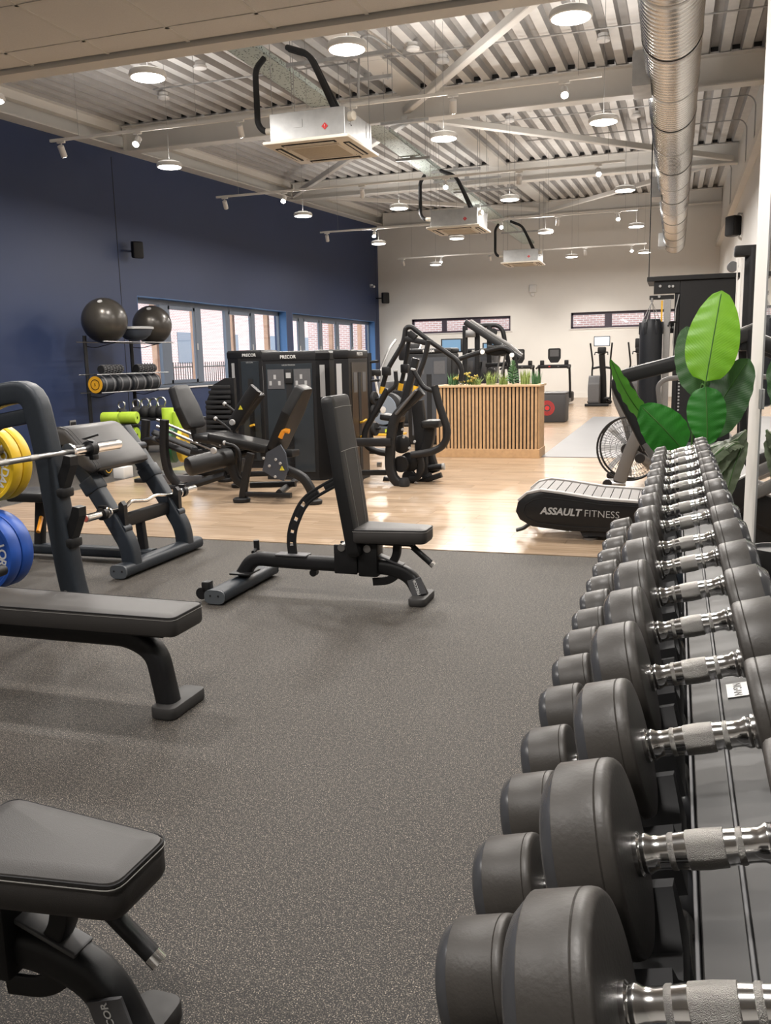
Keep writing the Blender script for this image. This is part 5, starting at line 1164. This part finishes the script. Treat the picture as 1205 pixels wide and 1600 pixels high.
# ================================================================== BALL RACK
X9 = -8.86
br = T('ball_storage_rack', 'black wall rack with wire shelves under the two gym balls', 'rack', (-9.0, 13.2, 0))
for px_ in (160, 219):
    Yp = 12.35 if px_ == 160 else 13.65
    MB().sweep([(-9.2,Yp,.006),(-9.2,Yp,1.85)],.06,.06,sq=5).build('post', frame_m, br)
for z, w_ in ((1.74,.5),(1.22,.34),(.93,.40)):
    for xx in (-9.1, -9.1+w_): MB().cyl((xx,12.0,z),(xx,14.1,z),.009,n=8).build('shelf_rail', steel_m, br)
    for Yp in (12.35,13.65): MB().sweep([(-9.2,Yp,z-.06),(-9.0,Yp,z-.09),(-9.1+w_,Yp,z-.01)],.014,fil=.05,n=8).build('shelf_arm', black_m, br)
def ball(x,y,z,r,lab):
    t_ = T('gym_ball', lab, 'gym ball', (x,y,z), 'gym balls on the storage rack'); MB().ball((x,y,z), r, 48, 24).build('ball_skin', silver_m, t_)
    MB().lathe((x+.22*r,y-.55*r,z+.80*r),(.22,-.55,.80),[(.04,0),(.04,.004)],16).build('valve_patch', grey_s_m, t_)
ball(-8.84,12.42,2.08,.365,'large black gym ball, left one on top of the wall rack')
ball(-8.84,13.80,2.05,.34,'large black gym ball, right one in front of the window')
bo = T('balance_dome', 'upturned balance dome with flat grey rim between the two gym balls', 'gym ball', (-8.84,13.1,1.95))
MB().lathe((-8.72,13.08,1.76),(0,0,1),[(.02,0),(.16,.03),(.25,.10),(.29,.19)],32).build('dome', greyp2_m, bo); MB().lathe((-8.72,13.08,1.95),(0,0,1),[(.29,0),(.31,.005),(.31,.04),(.29,.045)],32).build('flat_base', grey_s_m, bo)
for k_, (y,) in enumerate(((12.62,),(13.62,))):
    t_ = T('foam_roller', 'black ridged foam roller, %s one on the middle shelf' % ('left','right')[k_], 'foam roller', (-8.9,y,1.3), 'foam rollers')
    MB().cyl((-8.93,y-.28,1.30),(-8.93,y+.28,1.30),.065,n=20).build('core', dark_m, t_)
    rd = MB()
    for i in range(12):
        for j in range(7):
            a = 2*PI*i/12 + j*.25; rd.box((-8.93+.068*math.cos(a), y-.24+j*.08, 1.30+.068*math.sin(a)),(.018,.05,.018),.004,Matrix.Rotation(-a,3,'Y'))
    rd.build('ridges', greyp_m, t_, kind='stuff')
for k_ in range(4):
    y = 12.30+k_*.44; t_ = T('sandbag', 'rolled black training sandbag, %s from the left on the lower shelf' % ORD[k_], 'sandbag', (-8.88,y,1.03), 'sandbags on the lower shelf')
    MB().lathe((-8.88,y-.20,1.06),(0,1,0),[(.02,0),(.125,.005),(.145,.02),(.15,.20),(.145,.38),(.125,.395),(.02,.40)],28).build('bag_body', bagl_m, t_)
    for q in (-.12,.10): MB().lathe((-8.88,y+q,1.06),(0,1,0),[(.150,0),(.153,.003),(.153,.037),(.150,.04)],28,cap=False).build('strap', greyp_m, t_)
    if k_ == 0:
        MB().lathe((-8.88,y-.198,1.06),(0,-1,0),[(.135,0),(.135,.006)],28).build('end_disc', orange2_m := mat('amber_print', (.72,.36,.02), .5), t_)
        MB().lathe((-8.88,y-.205,1.06),(0,-1,0),[(.075,0),(.085,0),(.085,.003),(.075,.003)],28,cap=False).build('end_ring', black_m, t_)
        text('lettering', '5', .07, (-8.88,y-.21,1.06), (1,0,0), (0,0,1), black_m, t_)
# kettlebells
kr = T('kettlebell_shelf', 'low black shelf carrying the kettlebells', 'rack', (-7.9, 12.0, 0))
MB().b2((-8.6,11.85,.50),(-6.95,12.25,.54),.005).build('shelf', frame_m, kr); MB().b2((-8.6,11.85,.12),(-6.95,12.25,.16),.005).build('shelf', frame_m, kr)
for x in (-8.55,-7.0): MB().b2((x-.03,11.86,.0),(x+.03,12.24,.52),.005).build('side_frame', frame_m, kr)
for k_, (xp, yp, r_) in enumerate(((190,636,.085),(213,636,.095),(227,633,.10),(240,631,.10),(252,628,.105))):
    X = W(xp,yp,12.0).x; t_ = T('kettlebell', 'kettlebell with chrome handle, %s from the left on the shelf' % ORD[k_], 'kettlebell', (X,12.0,.54), 'kettlebells on the low shelf')
    MB().lathe((X,12.0,.54),(0,0,1),[(r_*.6,0),(r_*.9,r_*.3),(r_,r_*.85),(r_*.85,r_*1.45),(r_*.4,r_*1.8),(.01,r_*1.85)],24).build('bell', dark_m, t_)
    MB().sweep([(X-r_*.45,12.0,.54+r_*1.55),(X-r_*.75,12.0,.54+r_*2.4),(X-r_*.45,12.0,.54+r_*2.95),(X+r_*.45,12.0,.54+r_*2.95),(X+r_*.75,12.0,.54+r_*2.4),(X+r_*.45,12.0,.54+r_*1.55)],.030,fil=.05,n=10).build('handle', chrome_m, t_)
# rolled lime mats
for k_, (x0_, x1_, ya, yb_) in enumerate(((160,184,645,662),(189,212,644,662),(189,212,667,692),(262,278,643,664),(276,290,648,672))):
    Yy = 11.2 if k_ < 3 else 11.6
    A, B = W(x0_,ya,Yy), W(x1_,ya,Yy); r_ = .09 if k_ != 2 else .11; z = W(x0_,(ya+yb_)/2,Yy).z
    t_ = T('rolled_mat', 'lime green rolled exercise mat, %s' % ['leftmost by the blue wall','second from the left, upper one','second from the left, lower one','behind the leg press backrest','lower right behind the leg press backrest'][k_], 'mat', ((A.x+B.x)/2,Yy,z), 'lime mats under the ball rack')
    L_ = (B-A).length
    if k_ in (3,4):
        MB().lathe((A.x,Yy,.006),(0.0 if k_ == 3 else .06,0,1),[(.02,0),(.085,0),(.09,.01),(.09,z+.14),(.085,z+.15),(.02,z+.15)],24,cap=False).build('roll', lime_m, t_)
        continue
    MB().lathe((A.x,Yy,z),(1,.15,0),[(.02,0),(r_-.004,0),(r_,.01),(r_,L_-.01),(r_-.004,L_),(.02,L_)],28,cap=False).build('roll', lime_m, t_)
    MB().b2((A.x+.02,Yy-.10,z-r_-.02),(B.x,Yy+.08,z-r_),.002).build('strap', dark_m, t_)
mr = T('mat_stand', 'low black stand holding the rolled lime mats', 'rack', (W(185,670,11.3).x, 11.3, 0)); xa, xb = W(158,660,11.3).x, W(214,660,11.3).x
for z in (.47,.20): MB().b2((xa,11.15,z-.02),(xb,11.45,z),.004).build('shelf', frame_m, mr)
for x in (xa+.02,xb-.02): MB().b2((x-.02,11.28,.0),(x+.02,11.32,.47)).build('leg', frame_m, mr, smooth=0)
p = W(135,738,9.4); t_ = T('bumper_plates', '', 'x', (0,0,0)); bpy.data.objects.remove(t_)
for k_ in range(3):
    X = -6.9 + k_*.09; t_ = T('weight_plate', 'black bumper plate with a yellow ring behind the preacher bench, %s' % ('left','middle','right')[k_], 'weight plate', (X,9.2,.225), 'black plates behind the preacher bench')
    MB().lathe((X,9.2,.225),(1,.3,0),[(.026,0),(.21,0),(.22,.008),(.22,.05),(.21,.058),(.026,.058)],40,cap=False).build('rubber_disc', dark_m, t_); MB().lathe((X+.06,9.218,.225),(1,.3,0),[(.175,0),(.185,0),(.185,.002),(.175,.002)],40,cap=False).build('yellow_ring', yellowp_m, t_)
o = MB().b2((-6.45,9.0,.0),(-6.30,9.2,.14),.01).build('cardboard_box', lampw_m); tag(o, 'small white block on the rubber floor behind the preacher bench pad', 'box')

# ================================================================== POWER RACK, BAG, CABLE TOWER
pr_ = T('functional_rig', 'tall black rig with solid side cabinet in the right background', 'rig', (.25, 14.2, 0))
MB().b2((.03,14.0,.04),(.80,14.9,2.40),.01).build('cabinet', frame_m, pr_, smooth=0)
MB().b2((-.44,13.95,2.40),(.86,14.95,2.47),.01).build('top_plate', black_m, pr_, smooth=0)
MB().b2((-.34,14.0,2.22),(.03,14.08,2.40),.005).build('header_plate', frame_m, pr_, smooth=0)
MB().b2((-.40,14.02,2.14),(-.05,14.10,2.20),.005).build('header_rail', black_m, pr_, smooth=0)
MB().b2((-.18,14.9,1.66),(.03,14.96,1.84),.005).build('rear_header', frame_m, pr_, smooth=0)
for x, z in ((-.25,2.33),(-.12,2.32),(-.07,2.32),(-.26,2.18),(-.05,1.75),(-.10,1.75)): disc(pr_, 'bolt', silverp_m, (x,13.985 if z > 2 else 14.89,z), (0,1,0), .02, .02, 12)
MB().b2((-.19,14.02,.006),(-.09,14.12,2.14),.005).build('steel_upright', steel_m, pr_, smooth=0)
MB().b2((-.04,14.02,.006),(.03,14.12,2.22),.005).build('upright', frame_m, pr_, smooth=0)
MB().sweep([(.02,14.0,2.2),(-.02,13.96,2.0),(-.04,13.96,1.5),(.0,13.96,1.1)],.02,n=8).build('handle_rail', steel_m, pr_)
hb = MB(); 
for k_ in range(22): hb.cyl((.06,13.98,.5+k_*.05),(.06,14.0,.5+k_*.05),.014,n=8)
hb.build('adjustment_holes', silverp_m, pr_, kind='stuff')
for z in (1.8,1.2): MB().sweep([(.0,13.98,z),(-.10,13.90,z),(-.12,13.88,z-.06)],.03,fil=.03,n=8).build('hook', black_m, pr_)
MB().b2((-.2,14.0,.006),(.86,15.0,.04)).build('base', frame_m, pr_, smooth=0)
o = MB().cyl((-.425,14.3,2.47),(-.425,14.3,deckz(14.3)),.008,n=6).build('hanging_rod', frame_m); tag(o, 'thin dark rod dropping from the roof to the black rig', 'rod')
MB().b2((-.23,13.96,1.80),(-.205,13.965,2.12),.001).build('yellow_strap', yellowp_m, pr_, smooth=0)
pbg = T('punch_bag', 'black leather punch bag hanging on chains from the rig', 'punch bag', (-.36,13.9,1.4))
MB().lathe((-.36,13.9,.55),(0,0,1),[(.10,0),(.155,.03),(.165,.10),(.165,1.12),(.150,1.24),(.12,1.30)],32).build('bag', bagl_m, pbg)
for a in range(6):
    t = a*PI/3; MB().sweep([(-.36+.14*math.cos(t),13.9+.14*math.sin(t),1.80),(-.36,13.9,2.10)],.010,n=6).build('chain', steel_m, pbg)
    MB().box((-.36+.15*math.cos(t),13.9+.15*math.sin(t),1.72),(.05,.05,.18),.01).build('strap_tab', bagl_m, pbg)
MB().cyl((-.36,13.9,2.10),(-.36,13.9,2.16),.018,n=10).build('swivel', steel_m, pbg)
ctw = T('cable_tower', 'tall black cable column beside the mirror edge', 'gym machine', (.62, 9.2, 0))
MB().sweep([(.66,9.1,.03),(.66,9.1,2.30)],.12,.12,sq=6,n=16).build('column', frame_m, ctw)
MB().box((.60,9.1,2.27),(.22,.12,.10),.02).build('head', frame_m, ctw); disc(ctw, 'pulley', greyp_m, (.48,9.06,2.13), (0,1,.0), .05, .05, 24)
for s in (0,.035): MB().cyl((.52+s,9.03,2.2),(.53+s*.6,9.03,.8),.006,n=6).build('cable', lampw_m, ctw)
MB().b2((.44,8.8,.006),(.86,9.5,.05),.01).build('base', frame_m, ctw)
MB().sweep([(.60,9.0,1.16),(.70,8.9,1.26),(.78,8.85,1.34)],.03,fil=.03).build('handle', steel_m, ctw)
disc(ctw, 'handle_joint', black_m, (.60,9.0,1.15), (0,1,0), .05, .08)

# ================================================================== AIR BIKE
ab = T('air_bike', 'air bike with a large black wire fan cage and grey frame', 'exercise bike', (-.3, 9.35, 0))
fc = W(985,700,9.35); fr_ = .325
fax = V((-.15,-1,0)).normalized(); sx = V((1,-.15,0)).normalized()
for s in (-.07,.07):
    MB().sweep([fc+fax*s+(sx*math.cos(2*PI*i/40)+V((0,0,1))*math.sin(2*PI*i/40))*fr_ for i in range(40)], .022, n=8, close=True).build('cage_rim', black_m, ab)
wr = MB()
for s in (-1,1):
    for i in range(60):
        a = 2*PI*i/60; d = sx*math.cos(a)+V((0,0,1))*math.sin(a); d2 = sx*math.cos(a+.12)+V((0,0,1))*math.sin(a+.12)
        wr.sweep([fc+fax*s*.10+d*.06, fc+fax*s*.105+(d+d2).normalized()*.2, fc+fax*s*.07+d2*fr_], .0035, n=3)
    for r_ in (.12,.18,.24,.29): wr.sweep([fc+fax*s*.104+(sx*math.cos(2*PI*i/32)+V((0,0,1))*math.sin(2*PI*i/32))*r_ for i in range(32)], .004, n=3, close=True)
wr.build('cage_wires', black_m, ab, kind='stuff')
for i in range(8):
    a = 2*PI*i/8; d = sx*math.cos(a)+V((0,0,1))*math.sin(a); t2 = fax.cross(d)
    MB().prism(fc+d*.05-t2*.02, d, (t2+fax*.6).normalized(), [(0,0),(.24,-.01),(.24,.06),(0,.04)], .003).build('fan_blade', silverp_m, ab, smooth=0)
disc(ab, 'hub', black_m, fc+fax*.12, fax, .065, .10)
tube(ab, 'front_fork', bronze_m, 9.2, [(968,752),(985,704),(1003,665),(1012,648)], .09, .13, fil=.0, sq=5)
tube(ab, 'lower_frame', bronze_m, 9.25, [(985,704),(1030,730),(1056,742)], .07, .09, fil=.0, sq=5)
text('lettering', 'ELITE', .05, W(1022,707,9.1), (1,0,-.28), (.28,0,1), red_m, ab)
tube(ab, 'main_frame', frame_m, 9.25, [(1000,695),(1040,712),(1060,720)], .08, .12, fil=0, sq=5)
p = W(962,752,9.2); MB().sweep([(p.x-.10,9.2,.05),(p.x+.10,9.2,.05)], .08,.06,sq=4).build('front_stabiliser', steel_m, ab)
disc(ab, 'wheel', black_m, W(949,756,9.1), (.2,1,0), .045, .04); disc(ab, 'wheel', black_m, W(955,743,9.5), (.2,1,0), .045, .04)
tube(ab, 'handle_lever', bronze_m, 9.3, [(959,596),(961,625),(975,655),(984,690)], .03, .05, fil=.15, sq=4)
tube(ab, 'handle_lever', bronze_m, 9.6, [(1064,590),(1040,592),(1028,602),(1032,640)], .03, .05, fil=.10, sq=4)
disc(ab, 'pedal_crank', black_m, W(1000,716,9.05), (0,1,0), .05, .06)
MB().b2((fc.x+.45,9.2,.006),(fc.x+.78,9.5,.06),.01).build('rear_stabiliser', frame_m, ab); MB().sweep([(fc.x+.3,9.35,.3),(fc.x+.75,9.35,.06)],.07,.09,sq=5,b=(0,1,0)).build('rear_frame', frame_m, ab)

# ================================================================== CURVED TREADMILL
ctm = T('curved_treadmill', 'curved manual treadmill with slatted belt on the wood floor edge', 'treadmill', (-.3, 6.6, 0))
Y0, Y1 = 6.42, 7.12
ptop = [(-1.10,.21),(-1.085,.28),(-1.02,.335),(-.92,.36),(-.78,.345),(-.5,.305),(-.2,.29),(.1,.325),(.35,.415),(.55,.53)]
pbot = [(.60,.45),(.50,.26),(.2,.11),(-.2,.07),(-.72,.075),(-.98,.10),(-1.07,.15)]
side = ptop + pbot
for ya, yb_ in ((Y0, Y0+.06), (Y1-.06, Y1)):
    mb = MB(); cxz = V((-.3,0,.22)); P = [V((x,0,z)) for x, z in side]
    mb.rings([[V((cxz.x+(p.x-cxz.x)*k, y, cxz.z+(p.z-cxz.z)*k)) for p in P] for y, k in ((ya,.94),(ya+.01,1),(yb_-.01,1),(yb_,.96))]); s_ = mb.build('side_cover', black_m, ctm, smooth=35)
    if ya == Y0:
        MB().sweep([V((x*.93-.02,ya-.002,(z-.22)*.74+.218)) for x, z in side], .006, n=6, close=True).build('cover_groove', dark_m, s_)
        text('lettering', 'ASSAULT', .072, (-.915,ya-.004,.222), (1,0,-.03), (.03,0,1), silverp_m, s_, bold=.035, shear=.2, align='LEFT')
        text('lettering', 'FITNESS', .072, (-.60,ya-.004,.212), (1,0,-.03), (.03,0,1), silverp_m, s_, bold=-.008, align='LEFT')
def curve_pt(t):
    n = len(ptop)-1; f_ = t*n; i = min(int(f_), n-1); f_ -= i
    a, b_ = ptop[i], ptop[i+1]; return V((a[0]+(b_[0]-a[0])*f_, 0, a[1]+(b_[1]-a[1])*f_))
# resample by length
S_ = [curve_pt(k/300) for k in range(301)]; acc = [0]
for a, b_ in zip(S_, S_[1:]): acc.append(acc[-1]+(b_-a).length)
def at_len(s):
    for k in range(300):
        if acc[k+1] >= s: return S_[k].lerp(S_[k+1], (s-acc[k])/max(acc[k+1]-acc[k],1e-6))
    return S_[-1]
s = .10; sl = .066
while s + sl < acc[-1]:
    a, b_ = at_len(s), at_len(s+sl-.006); d = (b_-a).normalized(); nn = V((-d.z,0,d.x))
    MB().prism(V((a.x,Y0+.075,a.z))+nn*.010, d, (0,1,0), [(0,0),((b_-a).length,0),((b_-a).length,Y1-Y0-.15),(0,Y1-Y0-.15)], -.014).build('belt_slat', slat_m, ctm, smooth=0)
    s += sl
for ya in (Y0+.008, Y1-.065):
    MB().sweep([V((p[0],ya+.028,p[1]+.012)) for p in ptop[1:]], .055, .022, b=(0,1,0), sq=5, n=10).build('edge_step', slate_m, ctm)
for q_ in (Y0+.05, Y1-.05): MB().sweep([(-.98,q_,.13),(-1.05,q_,.075),(-1.10,q_,.06)],.06,.03,fil=.02,b=(0,1,0)).build('carry_handle', frame_m, ctm)
MB().prism((-.66,Y0+.02,.04), (1,0,0), (0,0,1), [(.05,0),(1.1,0),(1.1,.10),(0,.10)], -.55).build('underframe', frame_m, ctm, smooth=0)
for x in (-.56,.42):
    for y in (Y0+.08, Y1-.08): MB().lathe((x,y,.006),(0,0,1),[(.05,0),(.052,.015),(.02,.02),(.014,.03),(.014,.08)],16).build('levelling_foot', steel_m if x < 0 and y < 6.7 else black_m, ctm)
for Yy in (6.35, 7.17):
    P = [W(1030,722,6.35),W(1015,700,6.35),W(957,592,6.35),W(1063,566,6.35),W(1182,515,6.35)]; P = [V((p.x,Yy,p.z)) for p in P]
    MB().sweep([P[1]+V((.0,0,.0)),P[2]+V((.015,0,.0)),P[3],P[4]], .055, .10, fil=.09, b=(0,1,0), sq=3.5, n=16).build('handrail', vinyls_m, ctm)
    MB().sweep([P[3]+V((0,0,.045)),P[4]+V((0,0,.04))], .05, .025, b=(0,1,0), sq=4).build('rail_cap', bronze_m, ctm)
    MB().sweep([V((.30,Yy,.40)),P[0],P[1]+V((-.02,0,.04))], .06, .085, b=(0,1,0), sq=4, fil=.03).build('handrail_post', bronze_m, ctm)
    MB().sweep([V((.55,Yy,.50)),P[4]], .07, .12, b=(0,1,0), sq=4).build('front_mast', frame_m, ctm)
text('lettering', 'AS', .055, W(1020,680,6.32), (.5,0,-.85), (.85,0,.5), red_m, ctm, bold=.05)
MB().b2((.40,6.35,1.35),(.56,7.17,1.50),.02).build('console_bridge', frame_m, ctm)
for Yy in (6.5,7.05): MB().b2((.50,Yy,.006),(.64,Yy+.08,.55),.01).build('front_leg', frame_m, ctm)

# ================================================================== BROAD LEAVED PLANTS
def leaf(parent, base, tip, width, nrm, m, curl=.10, fold=.10, name='leaf', asym=0, round_=.5, tear=False):
    base, tip, nrm = V(base), V(tip), V(nrm).normalized(); ax = tip-base; L_ = ax.length; ax.normalize()
    sd = ax.cross(nrm).normalized(); nn = sd.cross(ax).normalized()
    mb = MB(); NU, NV = 8, 22; uvl = mb.bm.loops.layers.uv.new('UVMap'); G = []; UV = {}
    for j in range(NV+1):
        t = j/NV; w = width/2*(math.sin(PI*t**round_)**.52 if 0 < t < 1 else 0.02)
        row = []
        for i in range(-NU, NU+1):
            u = i/NU; rip = .006*math.sin(t*38+abs(u)*3)*abs(u)
            p = base + ax*(L_*t) + sd*(w*u*(1+asym*u)) + nn*(curl*L_*(math.sin(PI*t)*.5 - t*t*.5) - fold*w*abs(u)**1.3*1.0 + rip)
            v = mb.bm.verts.new(p); UV[v] = (u, t); row.append(v)
        G.append(row)
    for a, b_ in zip(G, G[1:]):
        for i in range(2*NU): mb.face((a[i], a[i+1], b_[i+1], b_[i]))
    for f in mb.bm.faces:
        for l in f.loops: l[uvl].uv = UV[l.vert]
    bmesh.ops.translate(mb.bm, verts=mb.bm.verts, vec=-wloc(parent)); me = bpy.data.meshes.new(name); mb.bm.to_mesh(me); mb.bm.free(); me.materials.append(m); me.shade_smooth()
    o = bpy.data.objects.new(name, me); COL.objects.link(o); o.parent = parent
    MB().sweep([base + ax*(L_*t) + nn*(curl*L_*(math.sin(PI*t)*.5 - t*t*.5)+.001) for t in [k/10*.96 for k in range(11)]], .006, .005, n=6).build('midrib', stem_m, o)
    return o
pt = T('banana_plant', 'tall artificial banana plant with broad green leaves behind the dumbbells', 'potted plant', (.10, 4.95, 0))
MB().lathe((.10,4.95,0),(0,0,1),[(.13,0),(.15,.02),(.17,.30),(.175,.32),(.16,.32),(.155,.29)],32).build('pot', pot_m, pt); MB().lathe((.10,4.95,.27),(0,0,1),[(.155,0),(.15,.01)],24).build('soil', soil_m, pt)
toC = V((0,-1,.1))
specs = [((1103,596,4.85),(1128,453,4.95),.262,(-.05,-1,.05),leafl_m,.05,.78),
         ((1103,618,5.0),(1074,508,5.15),.24,(.3,-1,.2),leafd_m,.08,.7),
         ((1096,680,5.0),(1170,560,4.95),.27,(-.5,-1,.1),leafd_m,.05,.75),
         ((1068,704,4.75),(1003,634,4.65),.225,(0,-1,.4),leafm_m,.1,.75),
         ((1103,604,4.7),(1106,696,4.66),.19,(.1,-1,.1),leafm_m,.06,.8),
         ((1018,664,4.9),(951,566,4.7),.105,(-.6,-.8,.3),leafn_m,.12,.62),
         ((1048,722,4.9),(1016,640,4.9),.13,(-.3,-1,0),leafm_m,.06,.7)]
core = V((.08,4.95,.28))
for (a, b_, w_, nr, mm, cu, ro) in specs:
    A, B = W(*a), W(*b_); leaf(pt, A, B, w_, nr, mm, cu, .12, round_=ro)
    if a[1] > 605 or a[1] == 596 or a[1] == 612: MB().sweep([core, core*.55+A*.45+V((0,0,.05)), A], .014, .012, n=8, fil=.1).build('leaf_stalk', stem_m, pt)
MB().sweep([core, W(1085,640,4.8), W(1098,600,4.7)], .012, fil=.1, n=8).build('leaf_stalk', stem_m, pt)
pt2 = T('striped_leaf_plant', 'drooping pale striped foliage plant at the foot of the mirror edge', 'potted plant', (.27, 5.25, 0))
MB().lathe((.27,5.25,0),(0,0,1),[(.10,0),(.12,.02),(.13,.24),(.135,.26),(.12,.26),(.115,.24)],32).build('pot', pot_m, pt2); MB().lathe((.27,5.25,.22),(0,0,1),[(.12,0),(.115,.01)],24).build('soil', soil_m, pt2)
top2 = W(1165,672,5.05); MB().sweep([(.27,5.25,.23),(.30,5.18,.6),top2],.016,n=8).build('stem', stem_m, pt2)
for k_, (q, w_) in enumerate((((1092,770,4.95),.09),((1112,782,5.0),.09),((1088,738,4.9),.08),((1128,792,4.95),.08),((1080,712,5.3),.07),((1135,700,4.85),.07))):
    B = W(*q); A = top2+V((-.01*(k_%3), -.02, -.015*k_)); leaf(pt2, A, B, w_, (-.2,-1,.7), leafp_m, .16, .35, round_=.8)
    MB().sweep([A+V((0,-.004,.004)), A*.5+B*.5+V((0,-.012,.03)), B], .007, .004, n=6, fil=.06).build('pale_rib', leafp2_m, pt2)
